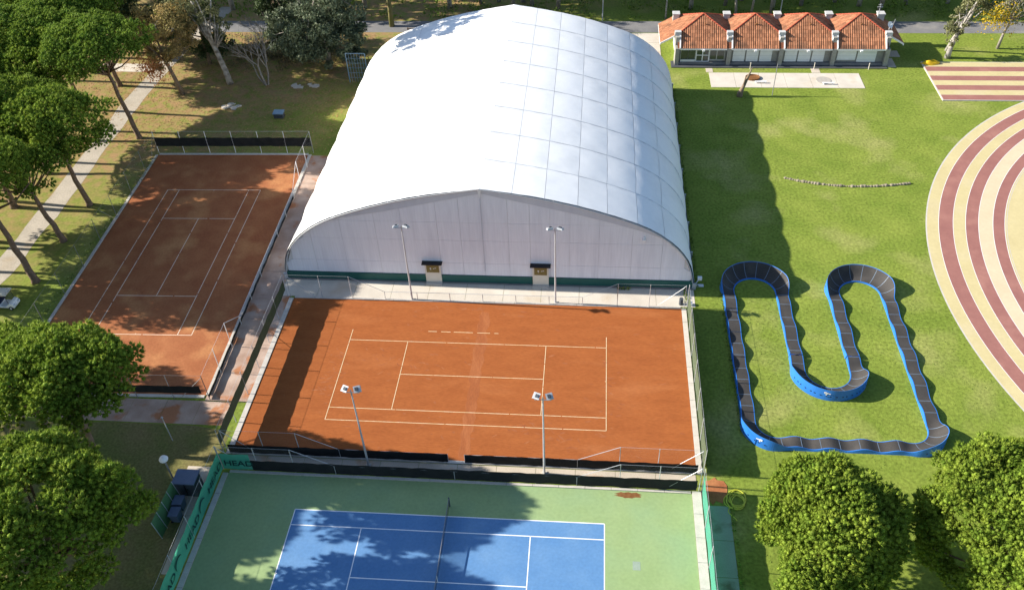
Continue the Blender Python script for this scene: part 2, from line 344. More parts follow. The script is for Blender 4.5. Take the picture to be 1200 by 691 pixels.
# ================================================================== THE GROUND
def ground():
    b = MB()
    b.sheet([(-900, -700), (900, -700), (900, 1100), (-900, 1100)], 0.0)
    struct('lawn', b, 'lawn')
    # gravel path on the west side, slightly wavering
    rp = random.Random(3)
    L, Rr = [], []
    for i in range(60):
        y = -40 + i * 2.0
        cx = -51.2 + 0.35 * math.sin(y * 0.09) + (0.02 * (y - 45) ** 2 * 0.12 if y > 45 else 0)
        w = 1.25 + rp.uniform(-0.12, 0.12)
        L.append((cx - w + rp.uniform(-.1, .1), y)); Rr.append((cx + w + rp.uniform(-.12, .12), y))
    b = MB(); b.v = [(x, y, 0.012) for x, y in L] + [(x, y, 0.012) for x, y in Rr]; n = len(L); b.n = 2 * n
    b.f = [(i, n + i, n + i + 1, i + 1) for i in range(n - 1)]; b.m = [0] * len(b.f)
    struct('gravel_path', b, 'gravel')
    b = MB(); rr_ = random.Random(4)
    b.sheet([(-70, -6.9)] + [(-68 + i * 2.5, -6.8 + rr_.uniform(-.25, .15)) for i in range(19)] + [(-19.6, -7.2), (-19.5, -45), (-70, -45)], 0.006); struct('bare_earth', b, 'earth')
    b = MB(); b.sheet([(-200, 68.9), (220, 68.9), (220, 72.6), (-200, 72.9)], 0.010); struct('road', b, 'asphalt')
    b = MB(); b.sheet([(-60.5, 56.2), (-52.4, 56.0), (-52.3, 58.4), (-60.5, 58.6)], 0.016); struct('side_path', b, 'concrete_pale')
    b = MB()
    for i in range(4):
        for j in range(5):
            x0, y0 = 7.2 + i * 3.05, 53.6 + j * 3.02
            b.box(x0 + .02, x0 + 3.03, y0 + .02, y0 + 3.0, -0.05, 0.03 + 0.004 * ((i + j) % 2))
    struct('yard_pavement', b, 'concrete_pale')
    # concrete between the courts and in front of the hall, cast in bays with open joints
    b = MB()
    for j in range(11):
        ya = -3.9 + j * 3.4625 if j < 4 else 9.95 + (j - 4) * 3.6
        yb = ya + (3.4625 if j < 4 else 3.6) - .025
        xl = lambda y: -23.02 - (y + 3.6) * .0233
        b.prism([(xl(ya), ya), (-19.22 if j < 4 else -20.3, ya), (-19.22 if j < 4 else -20.3, yb), (xl(yb), yb)], -0.05, 0.02 + 0.004 * (j % 2))
    struct('court_walkway', b, 'concrete_pink')
    b = MB()
    for j in range(8):
        x0 = -44.6 + j * 3.05
        b.box(x0 + .015, x0 + 3.035, -6.6, -4.0, -0.05, 0.02 + 0.003 * (j % 2))
    struct('south_walkway', b, 'concrete_pink')
    b = MB()
    for j in range(11):
        x0 = -20.28 + j * 3.69
        b.box(x0 + .015, x0 + 3.675, 9.95, 12.39, -0.05, 0.022 + 0.004 * (j % 2))
    struct('hall_apron', b, 'concrete_pale')
    b = MB()
    for j in range(12):
        x0 = -18.8 + j * 3.14
        b.box(x0 + .015, x0 + 3.125, -10.75, -9.55, -0.05, 0.022 + 0.003 * (j % 2))
    struct('fence_alley', b, 'concrete')
    b = MB()
    for j in range(9):
        y0 = -12.3 - (j + 1) * 3.0
        b.box(19.55, 21.2, y0 + .02, y0 + 2.98, -0.05, 0.024 + 0.003 * (j % 2))
    struct('green_walkway', b, 'green_slab')
    # spilled clay at the corner of the walkway
    b = MB(); rr = random.Random(5)
    b.sheet([(20.1 + (1.0 + rr.uniform(-.3, .3)) * math.cos(a), -10.9 + (1.15 + rr.uniform(-.3, .3)) * math.sin(a)) for a in [i * math.pi / 9 for i in range(18)]], 0.034)
    struct('clay_spill', b, 'clay_damp')
    # pavement before the clubhouse
    b = MB()
    for j in range(10):
        x0 = 20.6 + j * 2.85
        b.box(x0 + .01, x0 + 2.84, 58.1, 59.98, -0.05, 0.10 + .003 * (j % 2))
    struct('clubhouse_pavement', b, 'asphalt_dark')
    b = MB()
    for j in range(6):
        x0 = 25.5 + j * 3.27
        b.box(x0 + .02, x0 + 3.25, 52.75, 56.75, -0.05, 0.04 + 0.004 * (j % 2))
    struct('concrete_strip', b, 'concrete_pale')
    b = MB(); b.box(25.2, 26.1, 56.9, 58.0, -.05, .03); b.box(39.1, 40.2, 56.85, 58.05, -.05, .03); struct('stepping_slab', b, 'concrete')
    b = MB(); b.box(49.3, 50.4, 58.6, 61.2, -.05, .03); b.box(50.2, 51.6, 61.6, 63.4, -.05, .035); struct('side_slab', b, 'concrete')
ground()

# ------------------------------------------------------------------ striped plaza
def plaza():
    C, RO = (87.41, 12.95), 43.76
    def ring(name, r0, r1, z, mt, n=220):
        b = MB(); v = []
        for i in range(n):
            a = 2 * math.pi * i / n
            v += [(C[0] + r0 * math.cos(a), C[1] + r0 * math.sin(a), z), (C[0] + r1 * math.cos(a), C[1] + r1 * math.sin(a), z)]
        b.add(v, [(2 * i, 2 * ((i + 1) % n), 2 * ((i + 1) % n) + 1, 2 * i + 1) for i in range(n)])
        return struct(name, b, mt)
    bands = [('kerb', 0, .14), ('resin_y', .14, 1.27), ('resin_r', 1.27, 2.67), ('resin_y', 2.67, 3.88), ('resin_r', 3.88, 5.12),
             ('resin_b', 5.12, 6.5), ('resin_r', 6.5, 7.62), ('resin_y', 7.62, 30.0)]
    for mt, a, bb in bands:
        ring({'kerb': 'plaza_edging', 'resin_y': 'sand_paving_band', 'resin_b': 'beige_paving_band', 'resin_r': 'red_paving_band'}[mt], RO - bb, RO - a, 0.03, mt)
    for r in (1.27, 2.67, 3.88, 5.12, 6.5, 7.62):
        ring('white_ring_line', RO - r - 0.022, RO - r + 0.022, 0.036, 'line_white')
    ring('white_ring_line', RO - 7.85, RO - 7.79, 0.036, 'kerb')
    x0, x1, y0, y1 = 54.0, 110.0, 49.8, 59.9
    b = MB(); b.box(x0 - .12, x1, y0 - .12, y1 + .1, -0.05, 0.12); struct('plaza_base', b, 'kerb')
    n = 8; h = (y1 - y0) / n
    for i in range(n):
        b = MB(); b.box(x0 + .02, x1, y1 - (i + 1) * h, y1 - i * h - .03, 0.11, 0.126)
        struct('sand_paving_stripe' if i % 2 == 0 else 'red_paving_stripe', b, 'resin_y' if i % 2 == 0 else 'resin_r')
plaza()

# ------------------------------------------------------------------ courts
def rot(p, c, a):
    x, y = p; return (c[0] + x * math.cos(a) - y * math.sin(a), c[1] + x * math.sin(a) + y * math.cos(a))
A_, B_, S_, D_ = 11.885, 6.4, 4.115, 5.485
def court_lines(court, c, ang, along, mt, w, z, skip=(), rr=None, wear=0.0):
    """along: 0 = length runs along local x, 1 = along local y"""
    def line(name, p, q, hw=None):
        hw = hw or w / 2
        (x0, y0), (x1, y1) = p, q
        L = math.hypot(x1 - x0, y1 - y0); ux, uy = (x1 - x0) / L, (y1 - y0) / L; nx, ny = -uy * hw, ux * hw
        segs = [(0, L)]
        if wear and rr:
            segs = []; s = 0
            while s < L:
                g = rr.uniform(2.0, 7.0); segs.append((s, min(L, s + g))); s += g + (rr.uniform(0.05, wear) if rr.random() < .8 else 0)
        b = MB()
        for a, e in segs:
            if e - a < .05: continue
            pts = [(x0 + ux * a + nx, y0 + uy * a + ny), (x0 + ux * a - nx, y0 + uy * a - ny), (x0 + ux * e - nx, y0 + uy * e - ny), (x0 + ux * e + nx, y0 + uy * e + ny)]
            b.add([(*rot(((yy, xx) if along else (xx, yy)), c, ang), z) for xx, yy in pts], [(0, 1, 2, 3) if not along else (3, 2, 1, 0)])
        part(name, b, mt, court)
    for sx in (-1, 1):
        line('baseline', (sx * A_, -D_), (sx * A_, D_)); line('service_line', (sx * B_, -S_), (sx * B_, S_))
        line('centre_mark', (sx * A_, 0), (sx * (A_ - .12), 0))
    for sy in (-1, 1):
        line('singles_sideline', (-A_, sy * S_), (A_, sy * S_))
        if ('D', sy) not in skip: line('doubles_sideline', (-A_, sy * D_), (A_, sy * D_))
    line('centre_service_line', (-B_, 0), (B_, 0))

b = MB(); b.box(-18.75, 18.95, -9.2, 9.62, -0.05, 0.03); mid = struct('clay_court', b, 'clay')
court_lines(mid, (0, 0), 0, 0, 'line', 0.055, 0.036, skip=(('D', 1),), rr=random.Random(2), wear=0.10)
b = MB(); rr = random.Random(6); P_ = [(.35 + .5 * (1 + rr.uniform(-.35, .35)), -9.0 + i * .62) for i in range(29)] + [(.35 - .45 * (1 + rr.uniform(-.35, .35)), 8.4 - i * .62) for i in range(29)]
b.sheet(P_, .0325); part('swept_strip', b, 'clay_pale', mid)
b = MB(); rr = random.Random(9)
for x0, x1 in ((-4.7, -3.9), (-3.5, -2.6), (-2.3, -.5), (-.1, 1.1), (1.5, 1.9)): b.box(x0, x1, D_ + .02, D_ + .08, .031, .036)
part('doubles_sideline', b, 'line', mid, 'worn doubles sideline left as a few dashes')
LA, LC = R(1.3367), (-32.924, 15.742)
def lp(x, y): return rot((x, y), LC, LA)
lw = [lp(-9.05, -19.3), lp(9.35, -19.3), lp(9.35, 19.25), lp(-9.35, 19.25)]
b = MB(); b.prism(lw, -0.05, 0.03); lef = struct('clay_court', b, 'clay_damp')
court_lines(lef, LC, LA, 1, 'line_old', 0.06, 0.036, rr=random.Random(4), wear=0.25)
b = MB(); b.box(-18.35, 18.45, -31.6, -11.35, -0.05, 0.03); blu = struct('hard_court', b, 'acr_green')
BC = (-0.097, -19.913)
b = MB(); b.sheet([rot(p, BC, R(.16)) for p in ((-A_, -D_), (A_, -D_), (A_, D_), (-A_, D_))], 0.034); part('blue_playing_surface', b, 'acr_blue', blu)
court_lines(blu, BC, R(.16), 0, 'line_white', 0.075, 0.038)
def scuffs(court, n, x0, x1, y0, y1, mt, seed, hot):
    r_ = random.Random(seed); b = MB()
    for i in range(n):
        if r_.random() < .75: hx, hy, sx, sy = r_.choice(hot); x, y = r_.gauss(hx, sx), r_.gauss(hy, sy)
        else: x, y = r_.uniform(x0, x1), r_.uniform(y0, y1)
        if not (x0 < x < x1 and y0 < y < y1): continue
        a = r_.gauss(0, .5); L, w = r_.uniform(.08, .45), r_.uniform(.03, .10); ux, uy = math.cos(a), math.sin(a); q = []
        for k in range(7): t = 2 * math.pi * k / 7; rr_ = r_.uniform(.6, 1.2); q.append((x + ux * L * rr_ * math.cos(t) - uy * w * rr_ * math.sin(t), y + uy * L * rr_ * math.cos(t) + ux * w * rr_ * math.sin(t)))
        b.sheet(q, .0312 + i * 4e-6)
    part('scuff_mark', b, mt, court, kind='stuff')
scuffs(mid, 260, -18.4, 18.6, -8.9, 9.3, 'clay_scuff', 3, [(-12.4, 0, .7, 2.4), (12.4, 0, .7, 2.4), (-6, 2.5, 2.5, 1.6), (5, -6.5, 5, 1.0), (-4, 8.8, 6, .3)])
# brown puddle stain and repair patches on the hard court
b = MB(); rr = random.Random(1)
b.sheet([(13.6 + (1.0 + rr.uniform(-.25, .2)) * math.cos(a), -11.72 + (.3 + rr.uniform(-.08, .08)) * math.sin(a)) for a in [i * math.pi / 10 for i in range(20)]], 0.035)
part('dirt_stain', b, 'rust', blu)
b = MB(); b.box(13.8, 14.35, -18.1, -17.4, .03, .0345); part('repair_patch', b, 'green_slab', blu)
# kerbs
def kerb(name, x0, x1, y0, y1, h=0.09, along='y', seg=2.0, mt='kerb'):
    L = (y1 - y0) if along == 'y' else (x1 - x0); n = max(1, round(L / seg)); k = L / n
    b = MB()
    for i in range(n):
        if along == 'y': b.box(x0, x1, y0 + i * k + .012, y0 + (i + 1) * k - .012, -.1, h + .004 * (i % 2))
        else: b.box(x0 + i * k + .012, x0 + (i + 1) * k - .012, y0, y1, -.1, h + .004 * (i % 2))
    return struct(name, b, mt)
kerb('court_kerb', -19.2, -18.77, -9.5, 9.6); kerb('court_kerb', 18.97, 19.4, -9.5, 9.7)
kerb('court_kerb', -18.7, 18.9, 9.64, 9.93, along='x'); kerb('court_kerb', -18.7, 18.9, -9.5, -9.22, along='x')
kerb('court_kerb', -18.8, -18.37, -31.6, -11.4); kerb('court_kerb', 18.47, 19.15, -31.6, -11.1)
kerb('court_kerb', -18.3, 18.4, -11.33, -11.12, along='x')
def lkerb(p, q, w, h=.09):
    n = max(1, round(math.dist(p, q) / 2)); b = MB()
    for i in range(n):
        a, e = [(lerp(p[0], q[0], t), lerp(p[1], q[1], t)) for t in ((i + .006) / n, (i + .994) / n)]
        d = Vector((e[0] - a[0], e[1] - a[1], 0)).normalized(); nn = Vector((-d.y, d.x, 0)) * w
        b.prism([a, e, (e[0] + nn.x, e[1] + nn.y), (a[0] + nn.x, a[1] + nn.y)], -.1, h + .004 * (i % 2))
    struct('court_kerb', b, 'kerb')
lkerb(lp(9.37, -19.3), lp(9.37, 19.25), -.38, .13); lkerb(lp(-9.4, 19.25), lp(-9.08, -19.3), -.3)
lkerb(lp(9.3, -19.33), lp(-9.05, -19.33), .3); lkerb(lp(-9.3, 19.28), lp(9.3, 19.28), .3)

# ================================================================== SPORTS HALL
PROF = [(0, 11.4), (2.95, 10.93), (5.9, 10.38), (8.9, 9.66), (11.6, 8.82), (14.0, 7.95), (15.6, 7.2), (16.9, 6.35), (17.9, 5.5), (18.8, 4.5), (19.4, 3.6), (19.8, 2.5), (20.02, 1.5), (20.1, 1.0)]
def prof_z(x):
    x = abs(x)
    for (x0, z0), (x1, z1) in zip(PROF, PROF[1:]):
        if x <= x1: return lerp(z0, z1, (x - x0) / (x1 - x0))
    return 1.0
def prof_curve(x0, x1, n):
    """points on the smoothed roof outline between two breaks, with outward normals"""
    P = np.array(PROF); t = np.r_[0, np.cumsum(np.hypot(*np.diff(P, axis=0).T))]
    ta, tb = np.interp([x0, x1], P[:, 0], t)
    tt = np.linspace(ta, tb, n)
    k = np.linspace(-.9, .9, 7)
    f = lambda s: np.stack([np.mean([np.interp(s + d, t, P[:, i]) for d in k], 0) for i in (0, 1)], -1)
    pts = f(np.clip(tt, 0, t[-1]));
    if x0 == 0: pts[0] = P[0]
    if x1 == PROF[-1][0]: pts[-1] = P[-1]
    tg = np.gradient(pts, axis=0); nn = np.stack([-tg[:, 1], tg[:, 0]], -1); nn /= np.linalg.norm(nn, axis=1)[:, None]
    return pts, nn
HY0, BAY, NB = 12.4, 5.0, 8
def hall():
    h = thing('sports_hall', 'huge white membrane sports hall with ribbed arched roof beside the orange clay court', 'sports hall', (0, 32.4, 0))
    XB = [0, 2.95, 5.9, 8.9, 11.6, 14.4, 16.95, 20.1]
    # membrane under the seams
    b = MB(); ps = []
    for s in (-1, 1):
        pts, nn = prof_curve(0, 20.1, 40)
        q = [(s * (p[0] - n[0] * .05), p[1] - n[1] * .05) for p, n in zip(pts, nn)]
        ps += q[::-1] if s < 0 else q[1:]
    n = len(ps)
    for y in (HY0 + .02, HY0 + BAY * NB - .02): b.v += [(x, y, z) for x, z in ps]
    b.n = 2 * n; b.f = [(i, i + 1, n + i + 1, n + i) for i in range(n - 1)]; b.m = [0] * (n - 1)
    part('roof_membrane', b, 'seam', h, smooth=True)
    # roof panels, each pillowing a little between its seams
    for s in (-1, 1):
        for k in range(NB):
            y0, y1 = HY0 + k * BAY, HY0 + (k + 1) * BAY
            for (xa, xb) in zip(XB, XB[1:]):
                nu, nv = (8 if xb > 16 else 5), 9
                pts, nn = prof_curve(xa, xb, nu)
                b = MB()
                for j in range(nv):
                    v = j / (nv - 1); y = lerp(y0 + .022, y1 - .022, v)
                    for i in range(nu):
                        u = i / (nu - 1)
                        bil = 0.165 * math.sin(math.pi * v) ** 0.8 + 0.035 * math.sin(math.pi * u) * math.sin(math.pi * v) - 0.01
                        if y0 == HY0: bil = 0.165 * min(1, math.sin(math.pi * (0.5 + v / 2)) ** .8) * (1 if v > .02 else 1)
                        bil *= min(1.0, .3 + abs(pts[i][0]) / 7.0)
                        bil += .012 * math.sin(k * 7.3 + i * 2.1 + j * 1.7 + xa)
                        t = -0.014 if i == nu - 1 else (0.014 if i == 0 and xa > 0 else 0)
                        tx, tz = nn[i][1], -nn[i][0]
                        b.v.append((s * (pts[i][0] + nn[i][0] * bil + tx * t), y, pts[i][1] + nn[i][1] * bil + tz * t))
                b.n = len(b.v)
                b.f = [((j * nu + i, j * nu + i + 1, (j + 1) * nu + i + 1, (j + 1) * nu + i) if s > 0 else (j * nu + i, (j + 1) * nu + i, (j + 1) * nu + i + 1, j * nu + i + 1)) for j in range(nv - 1) for i in range(nu - 1)]
                b.m = [0] * len(b.f)
                part('roof_panel', b, 'membrane', h, smooth=True)
    # tension cables in the valleys between bays
    for k in range(1, NB):
        y = HY0 + k * BAY; b = MB()
        pts, nn = prof_curve(0, 20.1, 30)
        for s in (-1, 1): b.tube([(s * (p[0] + q[0] * .02), y, p[1] + q[1] * .02) for p, q in zip(pts, nn)], .035, 4)
        part('arch_cable', b, 'seam', h)
    # base wall all round
    b = MB()
    b.box(-20.12, 20.12, HY0 + .12, HY0 + .35, 0, .985); b.box(-20.12, 20.12, HY0 + 39.6, HY0 + 39.9, 0, .985)
    b.box(-20.12, -19.9, HY0 + .36, HY0 + 39.59, 0, .985); b.box(19.9, 20.12, HY0 + .36, HY0 + 39.59, 0, .985)
    part('base_wall', b, 'teal', h)
    b = MB(); b.box(-20.2, 20.25, HY0 + .0, HY0 + .1, 0, .16); b.box(20.13, 20.45, HY0 + .1, HY0 + 39.9, 0, .12); b.box(-20.45, -20.13, HY0 + .1, HY0 + 39.9, 0, .12); part('footing', b, 'asphalt', h)
    # front gable made of sheets, recessed a little behind the roof edge
    def clip_panel(x0, x1, z0, z1):
        xs = np.linspace(x0, x1, 5)
        top = [(x, min(z1, prof_z(x) - .04)) for x in xs]
        top = [(x, z) for x, z in top if z > z0 + .02]
        if len(top) < 2: return None
        if len(top) < 5:   # runs out under the slope
            pass
        return [(top[0][0], z0)] + [(top[-1][0], z0)] + top[::-1]
    cols = [-19.9, -16.8, -13.7, -10.3, -7.7, -4.3, -2.1, 0, 2.45, 4.5, 6.4, 8.25, 11.0, 14.1, 16.95, 19.9]; rows = [1.0, 2.52, 5.3, 7.45, 11.5]
    for xa, xb in zip(cols, cols[1:]):
        for ri, (za, zb) in enumerate(zip(rows, rows[1:])):
            pl = clip_panel(xa + .009, xb - .009, za + .008, zb - .008)
            if not pl: continue
            dy = .004 * ((ri + int(xa * 3)) % 3)
            n = len(pl); b = MB()
            b.add([(x, HY0 + .22 + dy, z) for x, z in pl] + [(x, HY0 + .30, z) for x, z in pl],
                  [tuple(range(n)), tuple(range(n, 2 * n))[::-1]] + [((i + 1) % n, i, n + i, n + (i + 1) % n) for i in range(n)])
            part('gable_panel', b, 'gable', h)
    for y in (HY0 + .31, HY0 + 39.7):
        xs = np.linspace(-20, 20, 41); b = MB(); b.add([(x, y, max(.99, prof_z(x) - .03)) for x in xs][::-1] + [(-20, y, .98), (20, y, .98)], [tuple(range(43))])
        part('gable_backing', b, 'seam', h)
    # grey strip along the gable top: shade under the roof edge painted as colour
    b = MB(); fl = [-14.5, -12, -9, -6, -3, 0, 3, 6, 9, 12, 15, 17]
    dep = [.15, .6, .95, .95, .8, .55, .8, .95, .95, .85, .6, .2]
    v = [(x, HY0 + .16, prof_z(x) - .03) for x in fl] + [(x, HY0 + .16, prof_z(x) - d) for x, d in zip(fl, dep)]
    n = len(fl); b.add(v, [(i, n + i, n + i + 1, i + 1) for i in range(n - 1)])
    part('gable_shade_band', b, 'gable_shade_band', h)
    b = MB()
    pts, nn = prof_curve(0, 20.1, 40)
    for s in (-1, 1): b.tube([(s * p[0], HY0 - .0, p[1] - .01) for p in pts], .05, 5)
    part('roof_edge_tube', b, 'galv', h)
    b = MB(); b.box(-.03, .03, HY0 + .15, HY0 + .21, 1.6, 10.9); part('ridge_downpipe', b, 'gable_shade_band', h)
    b = MB(); b.add([(-.18, HY0 + .05, 11.3), (.18, HY0 + .05, 11.3), (0, HY0 + .05, 10.3), (-.18, HY0 + .2, 11.3), (.18, HY0 + .2, 11.3), (0, HY0 + .2, 10.3)], [(0, 2, 1), (3, 4, 5), (0, 1, 4, 3), (1, 2, 5, 4), (2, 0, 3, 5)])
    part('ridge_finial', b, 'white', h)
    for xd in (-5.15, 5.45):
        b = MB(); b.box(xd - .78, xd + .78, HY0 + .0, HY0 + .12, .17, 2.5); d = part('door', b, 'cream', h)
        b = MB(); b.box(xd - .62, xd + .62, HY0 - .05, HY0 - .003, 1.45, 2.42); s_ = part('door_sign', b, 'olive', d)
        b = MB(); rr = random.Random(int(xd * 10))
        for dx, dz, w, hh in ((-.22, .52, .13, .12), (-.2, .36, .08, .05), (.1, .5, .1, .06), (.27, .55, .16, .05)): b.box(xd + dx - w / 2, xd + dx + w / 2, HY0 - .06, HY0 - .049, 1.45 + dz - hh / 2, 1.45 + dz + hh / 2)
        part('sign_mark', b, 'white', d)
        b = MB(); b.box(xd - 1.0, xd + 1.0, HY0 - .38, HY0 + .2, 2.62, 2.72); part('door_canopy', b, 'black', d)
        b = MB(); b.box(xd - .8, xd + .8, HY0 - .35, HY0 - .01, 0.02, .17); part('door_step', b, 'kerb', d)
    b = MB(); b.box(15.0, 15.28, HY0 - .05, HY0 + .2, 5.75, 6.05); b.box(15.1, 15.18, HY0 + .05, HY0 + .2, 6.05, 6.3); part('wall_lamp', b, 'white', h)
    b = MB(); b.box(20.6, 21.3, 12.9, 13.2, .0, .12); b.tube([(20.4, 13.0, .05), (20.8, 13.1, .9)], .05); b.box(20.65, 21.05, 12.95, 13.25, .8, 1.1); part('ground_floodlight', b, 'white', h)
    for k in range(0, NB + 1):
        y = HY0 + k * BAY; b = MB()
        for s in (-1, 1):
            b.box(*(sorted((s * 20.12, s * 20.5))), y - .07 if k else y + .06, y + .07 if k else y + .2, 0.0, .75)
        part('arch_foot', b, 'galv', h)
hall()

# ================================================================== FENCES
def fence(name, label, runs, posts, screens=(), post_r=.032, group=None, nets=True, braces=(), pm='galv'):
    """runs: list of polylines of (x, y, height); posts: (x, y, h); screens: (p, q, z0, z1, mat)"""
    cx = sum(p[0] for p in posts) / len(posts); cy = sum(p[1] for p in posts) / len(posts)
    f = thing(name, label, 'fence', (cx, cy, 0), group)
    for x, y, h in posts:
        b = MB(); b.tube([(x, y, -.05), (x, y, h)], post_r, 6); part('post', b, pm, f)
    for run in runs:
        b = MB()
        for p, q in zip(run, run[1:]): b.tube([p, q], .009 if min(p[2], q[2]) > 2.5 else .022, 5)
        part('top_rail', b, pm, f)
        if nets:
            b = MB(); n = len(run)
            b.add([(x, y, h - .02) for x, y, h in run] + [(x, y, .08) for x, y, h in run], [(i, n + i, n + i + 1, i + 1) for i in range(n - 1)])
            part('wire_netting', b, 'net_wire', f)
    for p, q, z0, z1, mt in screens:
        d = Vector((q[0] - p[0], q[1] - p[1], 0)); L = d.length; d.normalize(); nn = Vector((-d.y, d.x, 0)) * .015
        n = max(1, int(L / .5)); b = MB(); rr = random.Random(int(L * 10))
        v = []
        for i in range(n + 1):
            t = i / n; sag = .03 * math.sin(i * 2.1) + rr.uniform(-.02, .02)
            off = -nn * (2.2 + 1.2 * math.sin(i * 1.3))
            v += [(lerp(p[0], q[0], t) + off.x, lerp(p[1], q[1], t) + off.y, z1 + sag), (lerp(p[0], q[0], t) + off.x, lerp(p[1], q[1], t) + off.y, z0 + sag * .5)]
        b.add(v, [(2 * i, 2 * i + 1, 2 * i + 3, 2 * i + 2) for i in range(n)])
        part('windscreen', b, mt, f, smooth=False)
    for p, q in braces:
        b = MB(); b.tube([p, q], .025, 5); part('brace', b, pm, f)
    return f
H = 2.85
def stepped(y, name, label, x0, x1, screens, lo=1.05, gap=None):
    hi = [x0, -15.9, -12.9]; hr = [12.9, 15.9, x1]
    posts = [(x, y, H if x < 0 else H) for x in hi + hr]
    lows = [-9.6, -6.4, -3.2, 0, 3.2, 6.4, 9.6]
    if gap: lows = [-9.6, -6.6, -3.6, gap[0], gap[1], 3.6, 6.6, 9.6]
    posts += [(x, y, lo) for x in lows]
    runs = [[(x0, y, H), (-12.9, y, H), (-9.6, y, lo), (gap[0] if gap else 0, y, lo)], [(gap[1] if gap else 0, y, lo), (9.6, y, lo), (12.9, y, H), (x1, y, H)]]
    return fence(name, label, runs, posts, screens, braces=[((x0, y, H - .1), (x0 + 2.4, y, .3)), ((x1, y, H - .1), (x1 - 2.4, y, .3))])
stepped(9.78, 'court_fence', 'low wire fence with raised ends between clay court and hall', -19.1, 19.2, [])
stepped(-9.36, 'court_fence', 'wire fence with black windscreen and a gate gap, south of orange clay court', -19.1, 19.2,
        [((-18.9, -9.36), (-.75, -9.36), .1, 1.12, 'screen_black'), ((.62, -9.36), (19.0, -9.36), .1, 1.12, 'screen_black')], gap=(-.75, .62))
stepped(-11.0, 'court_fence', 'wire fence with unbroken black windscreen along the north end of the blue court', -18.9, 19.0,
        [((-16.4, -11.0), (18.8, -11.0), .06, 1.3, 'screen_black'), ((-18.8, -11.0), (-16.4, -11.0), .1, 2.0, 'screen_green')])
def side(name, label, x, ys, h, screens):
    posts = [(x, y, h) for y in ys]
    return fence(name, label, [[(x, ys[0], h), (x, ys[-1], h)]], posts, screens)
ys = [-9.4 + i * 3.2 for i in range(7)]
side('court_fence', 'wire fence with narrow dark green windscreen between the two clay courts', -19.42, ys, H, [((-19.42, -9.4), (-19.42, 9.6), 1.1, 2.3, 'screen_dkgreen')])
side('court_fence', 'wire fence with grey-green screen between orange clay court and the lawn', 19.48, [-9.3 + i * 3.2 for i in range(7)], H,
     [((19.48, -9.3), (19.48, 9.7), .12, 2.15, 'screen_dkgreen')])
f = side('court_fence', 'wire fence with mint green lettered windscreen on the west side of blue court', -18.98, [-31.4, -27.8, -24.2, -20.6, -17.4, -14.2, -11.0], H, [((-18.98, -31.4), (-18.98, -11.0), .08, 2.0, 'screen_green')])
fe = f
f = side('court_fence', 'wire fence with teal windscreen between blue court and lawn with hose', 19.2, [-31.4, -27.8, -24.2, -20.9, -17.6, -14.3, -11.05], H, [((19.2, -31.4), (19.2, -11.05), .08, 2.05, 'screen_green')])
# lettering on the mint windscreen
def letters(txt, size, origin, ux, parent, off):
    cu = bpy.data.curves.new('lettering', 'FONT'); cu.body = txt; cu.size = size; cu.extrude = 0.0; cu.offset = 0.02 * size; cu.align_x = 'LEFT'; cu.shear = 0.1
    tmp = bpy.data.objects.new('lettering', cu); COL.objects.link(tmp)
    dg = bpy.context.evaluated_depsgraph_get(); me = bpy.data.meshes.new_from_object(tmp.evaluated_get(dg))
    bpy.data.objects.remove(tmp)
    u = Vector(ux); up = Vector((0, 0, 1)); o = Vector(origin); po = Vector(OFF[parent.name])
    for vtx in me.vertices:
        c = vtx.co.copy(); vtx.co = o + u * c.x * 1.35 + up * c.y + Vector(off) - po
    me.materials.clear(); me.materials.append(MT['text'])
    ob = link('lettering', me, parent); OFF[ob.name] = OFF[parent.name]; return ob
def emblem(y, parent):
    b = MB(); pts = []
    for i in range(13):
        a = R(200 - i * 15); pts.append((-18.86, y + .62 * math.cos(a), 1.0 + .62 * math.sin(a)))
    for i in range(12):
        w0 = .03 + .13 * math.sin(math.pi * i / 12); w1 = .03 + .13 * math.sin(math.pi * (i + 1) / 12)
        p, q = Vector(pts[i]), Vector(pts[i + 1]); c = Vector((-18.86, y, 1.0))
        pi, qi = p + (c - p).normalized() * w0 * 1.6, q + (c - q).normalized() * w1 * 1.6
        b.add([p, q, qi, pi], [(0, 1, 2, 3)])
    part('emblem', b, 'text', parent)
for y in (-14.0, -18.9, -23.8, -28.7):
    letters('HEAD', .8, (-18.86, y, .7), (0, 1, 0), fe, (0, 0, 0)); emblem(y - 1.2, fe)
letters('HEAD', .95, (-18.65, -11.10, .65), (.72, 0, 0), fe, (0, -.02, 0))
# fences of the west court
def lf(x, y, h): return (*lp(x, y), h)
W0, W1, S0, N0 = -9.5, 9.85, -19.75, 19.8
ysn = [S0, S0 + 3.1, S0 + 6.3]
fence('court_fence', 'wire fence on white posts between shaded clay court and pine grove', [[lf(W0 + .3, S0, 3), lf(W0, N0, 3)]],
      [lf(lerp(W0 + .3, W0, i / 9), lerp(S0, N0, i / 9), 3) for i in range(10)], [], pm='galv_dark', post_r=.026, braces=[(lf(W0 + .3, S0, 2.9), lf(W0 + .3, S0 + 2.2, .3)), (lf(W0, N0, 2.9), lf(W0, N0 - 2.2, .3)), (lf(W0 + .1, 4, 2.9), lf(W0 + .1, 6, .3))])
fence('court_fence', 'wire fence with raised black windscreen at the north end of shaded clay court', [[lf(W0, N0, 3), lf(W1, N0, 3)]],
      [lf(lerp(W0, W1, i / 6), N0, 3) for i in range(7)], [(lp(W0, N0), lp(W1, N0), .95, 2.15, 'screen_black')], pm='white')
